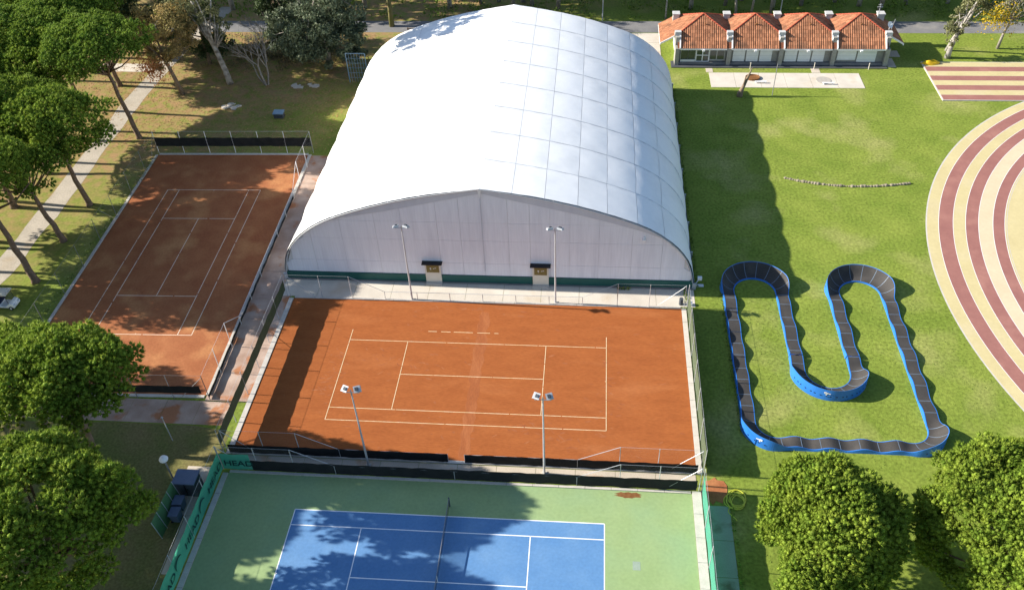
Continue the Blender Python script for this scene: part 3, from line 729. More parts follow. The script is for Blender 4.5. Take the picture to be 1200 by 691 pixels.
fence('court_fence', 'stepped wire fence between shaded clay court and stained walkway', [[lf(W1, N0, 3), lf(W1, N0 - 6.5, 3), lf(W1, N0 - 9.5, 1.05), lf(W1, S0 + 9.5, 1.05), lf(W1, S0 + 6.5, 3), lf(W1, S0, 3)]],
      [lf(W1, y, 3) for y in (N0, N0 - 3.2, N0 - 6.5, S0 + 6.5, S0 + 3.2, S0)] + [lf(W1, y, 1.05) for y in (N0 - 9.5, N0 - 13, N0 - 16.5, S0 + 16.5, S0 + 13, S0 + 9.5)],
      [(lp(W1, N0 - 9.5), lp(W1, S0), .12, .5, 'screen_black')], pm='white')
fence('court_fence', 'wire fence with low black windscreen at the south end of shaded clay court', [[lf(W0 + .3, S0, 3), lf(W0 + 6.5, S0, 3), lf(W0 + 8, S0, 1.05), lf(W1 - 8, S0, 1.05), lf(W1 - 6.5, S0, 3), lf(W1, S0, 3)]],
      [lf(x, S0, 3) for x in (W0 + .3, W0 + 3.3, W0 + 6.5, W1 - 6.5, W1 - 3.2, W1)] + [lf(x, S0, 1.05) for x in (W0 + 8, 0, W1 - 8)],
      [(lp(W0 + 3.3, S0), lp(W1 - .5, S0), .8, 1.7, 'screen_black')], pm='galv_dark', braces=[(lf(W1, S0, 2.8), lf(W1 - 2.4, S0, .3))])

# ------------------------------------------------------------------ net of the blue court
def net():
    x = BC[0] + .03; y0, y1 = BC[1] - 6.4, BC[1] + 6.4
    n = thing('tennis_net', 'dark tennis net strung across the blue court', 'net', (x, BC[1], 0))
    for y in (y0, y1):
        b = MB(); b.tube([(x, y, 0), (x, y, 1.12)], .06, 8); part('post', b, 'cab_dark', n)
    N = 24; b = MB(); v = []; tape = MB(); tp = []
    for i in range(N + 1):
        t = i / N; y = lerp(y0, y1, t); z = 1.07 - .155 * (1 - abs(2 * t - 1))
        v += [(x, y, z - .05), (x, y, .06)]; tp.append((x, y, z))
    b.add(v, [(2 * i, 2 * i + 1, 2 * i + 3, 2 * i + 2) for i in range(N)]); part('netting', b, 'net_black', n)
    for p, q in zip(tp, tp[1:]): tape.obox((Vector(p) + Vector(q)) / 2, (.018, 0, 0), (Vector(q) - Vector(p)) / 2, (0, 0, .035))
    part('head_tape', tape, 'galv_dark', n)
    b = MB(); b.box(x - .025, x + .025, BC[1] - .03, BC[1] + .03, .04, .9); part('centre_strap', b, 'white', n)
net()

# ------------------------------------------------------------------ floodlight masts
def mast(x, y, label, h=9.05):
    t = thing('floodlight_mast', label, 'floodlight', (x, y, 0), 'floodlight masts around the orange clay court')
    b = MB(); b.tube([(x, y, 0), (x, y, 4.5), (x, y, h - .1)], [.095, .075, .055], 8); part('pole', b, 'galv', t)
    b = MB(); b.box(x - .2, x + .2, y - .2, y + .2, -.02, .10); part('base_plate', b, 'kerb', t)
    b = MB(); b.tube([(x - .62, y, h - .25), (x + .62, y, h - .25)], .035, 6); b.tube([(x, y, h - .35), (x, y, h)], .05, 6); part('crossarm', b, 'galv', t)
    d = 1 if y < 0 else -1
    for s in (-1, 1):
        c = Vector((x + s * .48, y + .1 * d, h + .02))
        ax = Vector((.23, 0.09 * s * d, 0)); nrm = Vector((0.25 * s, .55 * d, -.8)).normalized(); ay = nrm.cross(ax).normalized() * .25
        b = MB(); b.obox(c, ax, ay, nrm * .09); hd = part('lamp_head', b, 'galv', t)
        b = MB(); b.obox(c + nrm * .096, ax * .88, ay * .88, nrm * .004); part('lamp_glass', b, 'lens', hd)
        b = MB(); b.obox(c - nrm * .14, ax * .45, ay * .5, nrm * .05); part('ballast_box', b, 'cab_dark', hd)
mast(7.0, 9.99, 'tall twin-headed floodlight mast before the hall, near its eastern door')
mast(-6.97, 9.85, 'tall twin-headed floodlight mast before the hall, near its western door')
mast(7.02, -10.05, 'tall twin-headed floodlight mast by the blue court fence, east of the gate gap')
mast(-7.15, -10.05, 'tall twin-headed floodlight mast by the blue court fence, west of the gate gap')

# ================================================================== PUMP TRACK
def pump_track():
    seq = []   # (x, y, tx, ty, turn)   turn: +1 outer side is left, -1 outer side is right, 0 straight
    ds = .125
    def line(p, q):
        L = math.dist(p, q); n = max(2, int(L / ds)); tx, ty = (q[0] - p[0]) / L, (q[1] - p[1]) / L
        for i in range(n): seq.append((lerp(p[0], q[0], i / n), lerp(p[1], q[1], i / n), tx, ty, 0))
    def arc(c, r, a0, a1):
        n = max(4, int(abs(R(a1 - a0)) * r / ds)); s = 1 if a1 > a0 else -1
        for i in range(n):
            a = R(lerp(a0, a1, i / n)); seq.append((c[0] + r * math.cos(a), c[1] + r * math.sin(a), -math.sin(a) * s, math.cos(a) * s, -1 if s > 0 else 1))
    line((23.6, -4.0), (23.6, 12.3)); arc((26.1, 12.3), 2.5, 180, 0); line((28.6, 12.3), (28.6, 2.0)); arc((31.05, 2.0), 2.45, 180, 360)
    line((33.5, 2.0), (33.5, 12.3)); arc((35.95, 12.3), 2.45, 180, 0); line((38.4, 12.3), (38.4, -4.0)); arc((36.3, -4.0), 2.1, 0, -90)
    line((36.3, -6.1), (25.7, -6.1)); arc((25.7, -4.0), 2.1, -90, -180)
    N = len(seq)
    turn = np.array([q[4] for q in seq], float); ab = np.abs(turn)
    w = 9; ker = np.hanning(2 * w + 3)[1:-1]; ker /= ker.sum()
    pad = np.r_[ab[-w:], ab, ab[:w]]; bank = np.convolve(pad, ker, 'valid')
    padt = np.r_[turn[-14:], turn, turn[:14]]; sgn = np.array([np.sign(padt[i:i + 29][np.argmax(np.abs(padt[i:i + 29]) * np.hanning(29))] or 1) for i in range(N)])
    # rollers: whole number of waves on every straight
    rolls = np.zeros(N); i = 0
    while i < N:
        if ab[i] == 0:
            j = i
            while j < N and ab[j] == 0: j += 1
            n = max(1, round((j - i) * ds / 3.0))
            for k in range(i, j): rolls[k] = .5 - .5 * math.cos(2 * math.pi * n * (k - i) / (j - i))
            i = j
        else: i += 1
    rolls *= np.clip(1 - bank * 1.0, 0, 1)
    HW = .53; M = 6
    def section(i):
        i %= N; x, y, tx, ty, _ = seq[i]; nx, ny = -ty, tx; s = sgn[i]; bk = bank[i]; base = .13 + .29 * rolls[i]
        pts = []
        for k in range(M + 1):
            t = k / M                                   # 0 inner, 1 outer
            o = lerp(-HW, HW + .22 * bk, t); z = base + bk * 1.06 * t ** 2.3
            pts.append(Vector((x + nx * o * s, y + ny * o * s, z)))
        out = Vector((nx * s, ny * s, 0))
        return pts, out
    root = thing('pump_track', 'closed loop of dark modular pump track with bright blue sides on the lawn', 'pump track', (31, 3, 0))
    cuts = [0]; i = 0
    while i < N:
        st = 8 if ab[min(i + 3, N - 1)] > 0 else 12
        i = min(N, i + st)
        if N - i < 5: i = N
        cuts.append(i)
    logo_at = []
    for mi, (a, e) in enumerate(zip(cuts, cuts[1:])):
        secs = [section(k) for k in range(a, e + 1)]
        s0 = sgn[(a + e) // 2 % N]
        n = M + 1
        b = MB()
        for pts, out in secs:
            q = [p.copy() for p in pts]; q[0] = pts[0] + (pts[1] - pts[0]).normalized() * .035; q[-1] = pts[-1] + (pts[-2] - pts[-1]).normalized() * .035
            b.v += [tuple(p) for p in q]
        b.n = len(b.v); L = len(secs)
        b.f = [((j * n + k, j * n + k + 1, (j + 1) * n + k + 1, (j + 1) * n + k) if s0 < 0 else (j * n + k, (j + 1) * n + k, (j + 1) * n + k + 1, j * n + k + 1)) for j in range(L - 1) for k in range(M)]
        b.m = [0] * len(b.f)
        deck = part('track_module', b, 'track_deck', root, smooth=True)
        for side_ in (0, 1):
            b = MB(); v = []
            for pts, out in secs:
                p = pts[-1] if side_ else pts[0]; inn = pts[-2] if side_ else pts[1]; d = out if side_ else -out
                ed = p + (inn - p).normalized() * .035
                v += [ed + Vector((0, 0, .012)), p + d * .02 + Vector((0, 0, .012)), Vector((p.x, p.y, 0)) + d * (.04 + .05 * side_)]
            f = []
            for j in range(L - 1):
                f += [(3 * j, 3 * j + 1, 3 * j + 4, 3 * j + 3), (3 * j + 1, 3 * j + 2, 3 * j + 5, 3 * j + 4)]
            b.add(v, f); part('side_skirt', b, 'track_blue', deck)
        b = MB(); pts, out = secs[0]; nx = Vector((seq[a % N][2], seq[a % N][3], 0)) * .022
        for k in range(M): b.add([pts[k] - nx + Vector((0, 0, .006)), pts[k] + nx + Vector((0, 0, .006)), pts[k + 1] + nx + Vector((0, 0, .006)), pts[k + 1] - nx + Vector((0, 0, .006))], [(0, 1, 2, 3)])
        part('seam_strip', b, 'track_seam', deck)
        mid_i = (a + e) // 2
        if bank[mid_i % N] > .9:
            b = MB()
            for fr in (.2, .5, .8):
                k = int(lerp(a, e, fr)); pts, out = section(k); p = pts[-1]; tv = Vector((seq[k % N][2], seq[k % N][3], 0))
                c = Vector((p.x, p.y, p.z * .42)) + out * .075
                c += out * .02
                b.obox(c, tv * .055, out * .006, (0, 0, .045))
            part('hand_hole', b, 'black', deck)
            logo_at.append((mid_i, deck))
    # white emblem prints on two of the berms
    for k, deck in logo_at:
        pts, out = section(k); x, y = seq[k % N][:2]
        if not ((abs(x - 25.0) < .5 and y < -5.2) or (abs(x - 30.2) < .5 and y < 1)): continue
        p = pts[-1]; tv = Vector((seq[k % N][2], seq[k % N][3], 0)); c = Vector((p.x, p.y, p.z * .68)) + out * .07
        b = MB()
        for du, dz, w, hh in ((-.16, .06, .10, .09), (-.02, .02, .13, .06), (.16, .0, .12, .035), (-.06, -.10, .05, .09)): b.obox(c + tv * du + Vector((0, 0, dz)), tv * w, out * .006, (0, 0, hh))
        part('emblem_print', b, 'white', deck)
    return root
pump_track()

# ================================================================== CLUBHOUSE
def clubhouse():
    h = thing('clubhouse', 'white clubhouse with four red tiled pyramid roofs in a row', 'building', (35.1, 62, 0))
    SL, SF = .55, .82; XP = [21.3, 28.2, 35.05, 41.95, 48.85]; YE, ZE, YV, YA, YB = 58.8, 2.5, 60.33, 62.6, 66.3
    ZV = ZE + SF * (YV - YE)
    def slope(parent, o, u, v, width, vmax, SL=SL, tile_w=.285, course=.42):
        """barrel tiles on one roof slope: o eave corner, u along the eave, v horizontal uphill unit, vmax(u) horizontal run"""
        o, u, v = Vector(o), Vector(u), Vector(v)
        N = max(1, round(width / tile_w)); tw = width / N
        nrm = Vector((-v.x * SL, -v.y * SL, 1)).normalized()
        b = MB()
        for i in range(N):
            uc = (i + .5) * tw; top = min(vmax(i * tw + .02), vmax((i + 1) * tw - .02))
            top = vmax(uc)
            if top < .12: continue
            c = -0.05; 
            while c < top - .03:
                e = min(top, c + course + .05)
                P = []
                for vv, lift in ((c, .030), (e, .016)):
                    base = o + u * uc + v * vv + Vector((0, 0, vv * SL))
                    for off, hh in ((-.46, .0), (-.22, .085), (.22, .085), (.46, .0)): P.append(base + u * (off * tw) + nrm * (hh + lift))
                b.add(P, [(0, 1, 5, 4), (1, 2, 6, 5), (2, 3, 7, 6), (0, 3, 2, 1)])
                c += course
        return part('roof_tile', b, 'tile', parent, kind='stuff')
    for k in range(4):
        xl, xr = XP[k], XP[k + 1]; xa = (xl + xr) / 2; hw = (xr - xl) / 2
        ov = 2.2
        lext, rext = (ov if k == 0 else 0), (ov if k == 3 else 0)
        za = ZV + SL * hw
        b = MB()
        A, Vl, Vr = (xa, YA, za), (xl, YV, ZV), (xr, YV, ZV); Bl, Br = (xl, YB, ZV), (xr, YB, ZV)
        El, Er = (xl, YE, ZE), (xr, YE, ZE)
        b.add([A, Vl, El, Er, Vr], [(0, 1, 2, 3, 4)])
        Ll, Lb = (xl - lext, YV, ZV - SL * lext), (xl - lext, YB, ZV - SL * lext)
        b.add([A, Bl, Lb, Ll, Vl] if lext else [A, Bl, Vl], [tuple(range(5 if lext else 3))])
        Rl, Rb = (xr + rext, YV, ZV - SL * rext), (xr + rext, YB, ZV - SL * rext)
        b.add([A, Vr, Rl, Rb, Br] if rext else [A, Vr, Br], [tuple(range(5 if rext else 3))])
        b.add([A, Br, Bl], [(0, 1, 2)])
        roof = part('roof', b, 'tile_under', h)
        g = .32
        slope(roof, (xl + g, YE, ZE), (1, 0, 0), (0, 1, 0), xr - xl - 2 * g, lambda q, xl=xl, xr=xr: (YV - YE) + min(q + g, (xr - xl) - q - g) * (YA - YV) / ((xr - xl) / 2) - .02, SF)
        slope(roof, (xl - lext, YV, ZV - SL * lext), (0, 1, 0), (1, 0, 0), YB - YV, lambda q, le=lext, hw=hw: le + hw * min(q / (YA - YV), (YB - YV - q) / (YB - YA)) - .02)
        slope(roof, (xr + rext, YV, ZV - SL * rext), (0, 1, 0), (-1, 0, 0), YB - YV, lambda q, le=rext, hw=hw: le + hw * min(q / (YA - YV), (YB - YV - q) / (YB - YA)) - .02)
        b = MB(); rr = random.Random(k)
        for q in ((xl, YV, ZV), (xr, YV, ZV), (xl, YB, ZV), (xr, YB, ZV)):
            d = Vector(A) - Vector(q); nseg = 11
            for i in range(nseg):
                p0 = Vector(q) + d * (i / nseg); p1 = Vector(q) + d * ((i + 1.08) / nseg)
                up = Vector((0, 0, .1))
                b.tube([p0 + up, p1 + up + Vector((0, 0, -.03))], [.11, .09], 6)
        part('ridge_tile', b, 'ridge', roof, kind='stuff')
        b = MB(); b.tube([(xa + rr.uniform(-.2, .3), YE + 2.6, ZE + SF * 2.6 + .05), (xa + rr.uniform(-.2, .3), YE + 2.5, ZE + SF * 2.6 + .32)], .07, 6); part('vent_pipe', b, 'rust', roof)
        # fascia and front wall
        b = MB(); b.box(xl + .32, xr - .32, YE - .1, YE - .02, ZE - .2, ZE + .01); part('gutter', b, 'white', h)
        b = MB(); b.box(xa - .16, xa + .16, YE - .32, YE - .1, ZE - .32, ZE - .1); part('eave_lamp', b, 'white', h)
        b = MB(); b.box(xl + .3, xr - .3, 59.32, 59.5, 0.41, ZE + .1); part('front_wall', b, 'pier', h)
        b = MB(); b.box(xl + .3, xr - .3, 58.9, 59.31, 0, .4); part('plinth', b, 'asphalt', h)
        if k == 0:
            for x0, x1 in ((xl + .55, xl + 1.5), (xl + 1.55, xl + 2.45), (xr - 2.45, xr - 1.6), (xr - 1.5, xr - .55)):
                b = MB(); b.box(x0, x1, 59.22, 59.3, .75, 2.2); w = part('window', b, 'glass', h)
                b = MB(); t = .06; b.box(x0 - t, x0, 59.18, 59.31, .7, 2.25); b.box(x1, x1 + t, 59.18, 59.31, .7, 2.25); b.box(x0 - t, x1 + t, 59.185, 59.305, 2.25, 2.31); b.box(x0 - t, x1 + t, 59.185, 59.305, .6, .7); part('window_frame', b, 'galv', w)
            b = MB(); x0, x1 = xl + 2.6, xr - 2.6; b.box(x0, x1, 59.2, 59.3, .42, 2.28); d = part('door', b, 'glass', h)
            b = MB(); xm = (x0 + x1) / 2
            for xx in (x0, xm, x1): b.box(xx - .06, xx + .06, 59.13, 59.195, .42, 2.28)
            for zz in (.46, 1.35, 2.22): b.box(x0 + .062, xm - .062, 59.135, 59.19, zz - .05, zz + .05); b.box(xm + .062, x1 - .062, 59.135, 59.19, zz - .05, zz + .05)
            part('door_frame', b, 'white', d)
            b = MB(); b.box(xl + .5, xl + 2.5, 59.1, 59.16, .42, .72); part('low_panel', b, 'shutter', h)
        else:
            nn = 3 if k < 3 else 2; x0, x1 = xl + .5, xr - (1.0 if k < 3 else 1.15); ww = (x1 - x0) / nn
            for i in range(nn):
                b = MB(); b.box(x0 + i * ww + .1, x0 + (i + 1) * ww - .1, 59.2, 59.3, .46 if not (k == 3 and i == 0) else .7, 2.32); s = part('shutter', b, 'shutter', h)
                b = MB()
                for zz in (.75, 1.3, 1.85): b.box(x0 + i * ww + .12, x0 + (i + 1) * ww - .12, 59.185, 59.199, zz, zz + .02)
                part('shutter_groove', b, 'galv', s)
    for i, x in enumerate(XP):
        b = MB(); b.box(x - .27, x + .27, 58.7, YV + .1, 0, ZE - .02); b.box(x - .27, x + .27, 59.5, YV + .1, ZE + .12, ZV - .02); part('party_pier', b, 'pier', h)
        b = MB(); b.box(x - .42, x + .42, YV - .35, YV + .3, ZV - .02, ZV + .5); part('pier_cap', b, 'vent', h)
        b = MB()
        for s in ((1,) if i == 0 else (-1,) if i == 4 else (-1, 1)):
            p, q = Vector((x + s * .33, YV - .3, ZV + .05)), Vector((x + s * .33, YE - .15, ZE + .03)); d = q - p
            if s == -1 and i < 4: q = p + d * .35; d = q - p
            b.obox((p + q) / 2, (.075, 0, 0), d / 2, (0, 0, .11))
        part('flashing', b, 'white', h)
        yb = 65.3
        b = MB(); b.box(x - .42, x + .42, yb - .45, yb + .45, ZV - .6, ZV + .75); b.box(x - .5, x + .5, yb - .53, yb + .53, ZV + .75, ZV + .9); part('roof_vent', b, 'vent', h)
    for x, s in ((XP[0] - 2.2, -1), (XP[4] + 2.2, 1)):
        zz = ZV - SL * 2.2; b = MB(); b.box(min(x, x + s * .1), max(x, x + s * .1), YV - .1, YB, zz - .22, zz + .02); part('gutter', b, 'white', h)
        x2 = x - s * 2.2
        b = MB(); p, q = Vector((x, YV - .06, zz)), Vector((x2 + s * .45, YV - .06, ZV - SL * .45)); b.obox((p + q) / 2, (q - p) / 2, (0, .04, 0), (0, 0, .12)); part('verge_board', b, 'white', h)
    b = MB(); b.box(21.3, 48.85, 60.32, 66.0, 0, ZE - .1); part('wall', b, 'shutter', h)
    # antenna mast and dish at the east end
    b = MB(); b.tube([(48.3, 64.6, 3.6), (48.3, 64.6, 6.2)], .05, 6); b.box(47.95, 48.65, 64.56, 64.64, 5.7, 5.78); b.box(48.05, 48.55, 64.56, 64.64, 6.0, 6.06); part('antenna', b, 'galv', h)
    b = MB(); c = Vector((49.2, 61.6, 4.6)); d = Vector((.4, -.6, .55)).normalized(); u = d.cross(Vector((0, 0, 1))).normalized(); w = d.cross(u)
    v = [c - d * .12]; 
    for r_, dd in ((.22, .08), (.45, 0)):
        for i in range(14): a = 2 * math.pi * i / 14; v.append(c - d * dd + (u * math.cos(a) + w * math.sin(a)) * r_)
    f = [(0, 1 + i, 1 + (i + 1) % 14) for i in range(14)] + [(1 + i, 15 + i, 15 + (i + 1) % 14, 1 + (i + 1) % 14) for i in range(14)]
    b.add(v, f); b.tube([c, c + d * .4], .02, 4); b.tube([c - d * .1, (49.2, 61.6, 3.5)], .04, 5); part('satellite_dish', b, 'white', h, smooth=True)
    b = MB(); b.tube([(49.5, 61.9, 3.2), (49.8, 62.0, 5.2)], .03, 5); b.tube([(49.45, 61.95, 4.9), (50.1, 62.0, 4.95)], .015, 4); part('whip_antenna', b, 'galv', h)
clubhouse()

# ================================================================== SMALL THINGS
def small_things():
    # hose
    b = MB(); pts = []; rr = random.Random(8)
    for i in range(130):
        a = i * 2 * math.pi / 22; r_ = .62 + .14 * math.sin(i * .37) + .08 * math.sin(i * .11 + 1)
        pts.append((21.75 + .13 * math.sin(i * .21) + r_ * math.cos(a), -11.75 + .12 * math.cos(i * .17) + r_ * 1.05 * math.sin(a), .05 + .012 * (i // 22) + .02 * math.sin(i)))
    x, y, z = pts[-1]
    for i in range(1, 16): pts.append((21.35 - .28 * math.sin(i * .3) , -12.3 - i * .085, .05))
    b.tube(pts, .035, 5); solo('garden_hose', b, 'hose', 'coiled yellow garden hose lying on the grass beside the green walkway', 'hose', (21.75, -11.75, 0), smooth=True)
    # stone row
    t = thing('stone_row', 'low curved row of small grey stones lying across the lawn', 'stones', (38.5, 31, 0)); rr = random.Random(12)
    P = [(31.9, 31.9), (33.5, 31.3), (35.4, 30.85), (37.2, 30.55), (39.1, 30.45), (41.2, 30.55), (43.2, 30.8), (45.2, 31.2)]
    for i in range(44):
        s = i / 43 * (len(P) - 1); k = min(int(s), len(P) - 2); x, y = lerp(P[k][0], P[k + 1][0], s - k), lerp(P[k][1], P[k + 1][1], s - k)
        r_ = rr.uniform(.10, .21); b = MB(); v = []
        for zz, f_ in ((0, 1.0), (.6, .95), (1.0, .5)):
            for q in range(7): a = 2 * math.pi * q / 7 + rr.uniform(-.2, .2); v.append((x + r_ * f_ * rr.uniform(.8, 1.2) * math.cos(a) * 1.25, y + rr.uniform(-.01, .01) + r_ * f_ * math.sin(a), zz * r_ * 1.1))
        b.add(v, [(q, (q + 1) % 7, 7 + (q + 1) % 7, 7 + q) for q in range(7)] + [(7 + q, 7 + (q + 1) % 7, 14 + (q + 1) % 7, 14 + q) for q in range(7)] + [tuple(range(14, 21))])
        part('stone', b, 'stone', t)
    # fire-pit like steel ring and worn disc on the concrete strip
    b = MB(); n = 22; v = []
    for r_, z in ((.95, .0), (.95, .22), (.82, .22), (.80, .10)):
        v += [(31.1 + r_ * math.cos(2 * math.pi * i / n), 55.25 + r_ * .8 * math.sin(2 * math.pi * i / n), .04 + z) for i in range(n)]
    b.add(v, [(k * n + i, k * n + (i + 1) % n, (k + 1) * n + (i + 1) % n, (k + 1) * n + i) for k in range(3) for i in range(n)] + [tuple(range(3 * n, 4 * n))])
    solo('steel_basin', b, 'rust', 'round rusty brown basin on the pale concrete strip by the dead stump', 'basin', (31.1, 55.25, 0))
    b = MB(); b.disc((40.2, 54.75), .95, 22, .046, h=.05); solo('manhole_cover', b, 'grey_disc', 'round grey cover on the pale concrete strip', 'cover', (40.2, 54.75, 0))
    for x, y, lab in ((32.0, 53.95, 'white curb bench beside the rusty basin'), (40.6, 53.7, 'white curb bench beside the round grey cover')):
        b = MB(); b.box(x - .75, x + .75, y - .12, y + .12, .22, .3); b.box(x - .6, x - .5, y - .1, y + .1, .04, .22); b.box(x + .5, x + .6, y - .1, y + .1, .04, .22); solo('bench', b, 'white', lab, 'bench', (x, y, 0), 'white benches on the concrete strip')
    # yellow tarp heap on the striped plaza
    b = MB(); rr = random.Random(3); v = []; n = 16
    for zz, f_ in ((0, 1), (.22, .92), (.42, .6), (.5, .2)):
        for i in range(n): a = 2 * math.pi * i / n; k = f_ * (1 + .18 * math.sin(3 * a + zz * 8) + rr.uniform(-.06, .06)); v.append((54.95 + 1.15 * k * math.cos(a), 59.4 + .42 * k * math.sin(a), .126 + zz * (1 + .25 * math.sin(2 * a))))
    b.add(v, [(k * n + i, k * n + (i + 1) % n, (k + 1) * n + (i + 1) % n, (k + 1) * n + i) for k in range(3) for i in range(n)] + [tuple(range(3 * n, 4 * n))])
    solo('tarpaulin', b, 'yellow', 'crumpled yellow tarpaulin on the corner of the striped rectangular plaza', 'tarpaulin', (54.95, 59.4, .126), smooth=True)
    # lean posts by the clubhouse and the plain post on the strip
    b = MB(); b.tube([(33.05, 50.75, 0), (33.05, 50.75, 4.4)], .05, 6); solo('pole', b, 'galv_dark', 'thin dark pole standing at the edge of the pale concrete strip', 'pole', (33.05, 50.75, 0))
    for i, x in enumerate((31.1, 39.5, 46.6)):
        b = MB(); b.tube([(x, 57.9, 0), (x, 57.9, .85)], .045, 6); b.box(x - .06, x + .06, 57.84, 57.96, .85, .93)
        solo('bollard', b, 'cream', ('short pale bollard before the second tiled unit', 'short pale bollard by the stepping slab', 'short pale bollard before the last tiled unit')[i], 'bollard', (x, 57.9, 0), 'bollards in front of the clubhouse')
    # street lights behind
    for x, y, hgt, lab in ((11.2, 73.1, 8.5, 'grey street light pole on the verge behind the hall'), (37.3, 74.0, 8.5, 'grey street light pole behind the clubhouse')):
        t = thing('street_light', lab, 'street light', (x, y, 0)); b = MB(); b.tube([(x, y, 0), (x, y, hgt)], [.09, .06], 7); part('pole', b, 'galv', t)
        b = MB(); b.tube([(x, y, hgt), (x + .3, y - .8, hgt + .3)], .04, 5); part('arm', b, 'galv', t); b = MB(); b.obox((x + .35, y - 1.0, hgt + .3), (.12, 0, 0), (0, .3, 0), (0, 0, .06)); part('lamp_head', b, 'galv', t)
    # utility cabinet, pale slabs near the trees
    x, y = -30.2, 44.1
    t = thing('utility_cabinet', 'small blue-grey utility cabinet on the grass behind the shaded clay court', 'cabinet', (x, y, 0))
    b = MB(); b.box(x - .6, x + .6, y - .4, y + .4, 0, .65); part('body', b, 'cab_dark', t); b = MB(); b.obox((x, y, .72), (.68, 0, 0), (0, .48, .05), (0, 0, .05)); part('lid', b, 'box_blue', t)
    for x, y, r_, lab in ((-37.6, 46.6, 1.3, 'flat pale rubble patch on the leafy ground behind the shaded court'), (-29.0, 52.3, 1.2, 'flat pale rubble patch under the grey-green tree')):
        b = MB(); rr = random.Random(int(x))
        for i in range(14):
            a = rr.uniform(0, 6.28); d = r_ * math.sqrt(rr.random()); b.obox((x + d * math.cos(a) * 1.4, y + d * math.sin(a) * .7, .05), (rr.uniform(.15, .4), rr.uniform(-.1, .1), .02), (rr.uniform(-.1, .1), rr.uniform(.12, .3), .01), (0, 0, .06))
        o = solo('rubble_patch', b, 'concrete_pale', lab, 'rubble', (x, y, 0))
    # steel gate frame behind the hall
    x0, x1, y = -23.0, -20.4, 53.5
    t = thing('steel_gate', 'blue-grey barred steel gate at the rear corner of the hall', 'gate', (-21.7, y, 0))
    b = MB(); b.tube([(x0, y, 0), (x0, y, 4.2)], .07, 6); b.tube([(x1, y, 0), (x1, y, 4.2)], .07, 6); b.tube([(x0, y, 4.2), (x1, y, 4.2)], .06, 6); part('frame', b, 'box_blue', t)
    for i in range(1, 7): b = MB(); xx = lerp(x0, x1, i / 7); b.tube([(xx, y, .1), (xx, y, 4.15)], .025, 4); part('bar', b, 'box_blue', t)
    for z in (.7, 1.4, 2.1, 2.8, 3.5): b = MB(); b.tube([(x0, y, z), (x1, y, z)], .025, 4); part('rail', b, 'box_blue', t)
    # wooden rail fence by the road
    t = thing('rail_fence', 'low dark wooden rail fence along the road behind the hall', 'fence', (-12, 70.9 - 2.6, 0))
    for i in range(9): x = -17.5 + i * 2.4; b = MB(); b.box(x - .07, x + .07, 68.25, 68.39, 0, 1.0); part('post', b, 'wood', t)
    for z in (.5, .92): b = MB(); b.box(-17.5, 1.7, 68.22, 68.249, z - .06, z + .06); part('rail', b, 'wood', t)
    b = MB(); b.box(19.55, 20.0, 10.05, 10.45, 0.0, .3); solo('junction_box', b, 'white', 'small white junction box on the ground at the clay court corner', 'box', (19.8, 10.2, 0))
    b = MB(); v = []; b.tube([(18.95, 10.3, .0), (18.95, 10.3, .75)], [.2, .2], 9); solo('waste_bin', b, 'cab_dark', 'small dark waste bin at the corner of the orange court fence', 'bin', (18.95, 10.3, 0))
    # plant room corner west of the blue court
    t = thing('street_lamp', 'short lamp post with round white hood beside the dark cabinet', 'lamp', (-22.6, -12.3, 0)); x, y = -22.6, -12.3
    b = MB(); b.tube([(x, y, 0), (x, y, 2.6)], .07, 7); part('pole', b, 'galv_dark', t)
    b = MB(); v = []; n = 12
    for r_, z in ((.02, 2.98), (.25, 2.9), (.36, 2.72), (.33, 2.6)): v += [(x + r_ * math.cos(2 * math.pi * i / n), y + r_ * math.sin(2 * math.pi * i / n), z) for i in range(n)]
    b.add(v, [(k * n + i, (k + 1) * n + i, (k + 1) * n + (i + 1) % n, k * n + (i + 1) % n) for k in range(3) for i in range(n)]); part('hood', b, 'white', t, smooth=True)
    x, y = -20.75, -13.2
    t = thing('electrical_cabinet', 'dark steel cabinet with a flat lid west of the mint windscreen', 'cabinet', (x, y, 0))
    b = MB(); b.box(x - .8, x + .8, y - .6, y + .6, .1, 1.7); part('body', b, 'cab_dark', t); b = MB(); b.box(x - .9, x + .9, y - .7, y + .7, 1.7, 1.8); part('lid', b, 'bin_grey', t)
    b = MB(); b.box(x - .05, x + .05, y - .63, y - .6, .3, 1.6); b.box(x + .15, x + .2, y - .66, y - .6, .9, 1.1); part('door_seam', b, 'black', t)
    b = MB(); b.box(-21.9, -19.3, -12.4, -10.9, -.05, .035); b.box(-22.2, -19.3, -15.5, -12.42, -.05, .03); b.box(-20.4, -19.2, -20.5, -15.52, -.05, .028); struct('cabinet_slab', b, 'concrete')
    t = thing('board_screen', 'green boarded screen beside the bins near the big pine', 'screen', (-22.4, -16.0, 0))
    P0, P1 = Vector((-21.5, -13.9, 0)), Vector((-21.6, -17.6, 0)); nseg = 4
    for i in range(nseg):
        p, q = P0.lerp(P1, i / nseg), P0.lerp(P1, (i + 1) / nseg); c = (p + q) / 2; d = (q - p) / 2 * .97
        b = MB(); b.obox(c + Vector((0, 0, 1.0)), d, (-.12, 0, .95), (.03, 0, .004)); part('board', b, 'green_panel', t)
    for i in range(nseg + 1):
        p = P0.lerp(P1, i / nseg); b = MB(); b.tube([p + Vector((.16, 0, 0)), p + Vector((-.06, 0, 2.05))], .03, 5); part('support', b, 'galv', t)
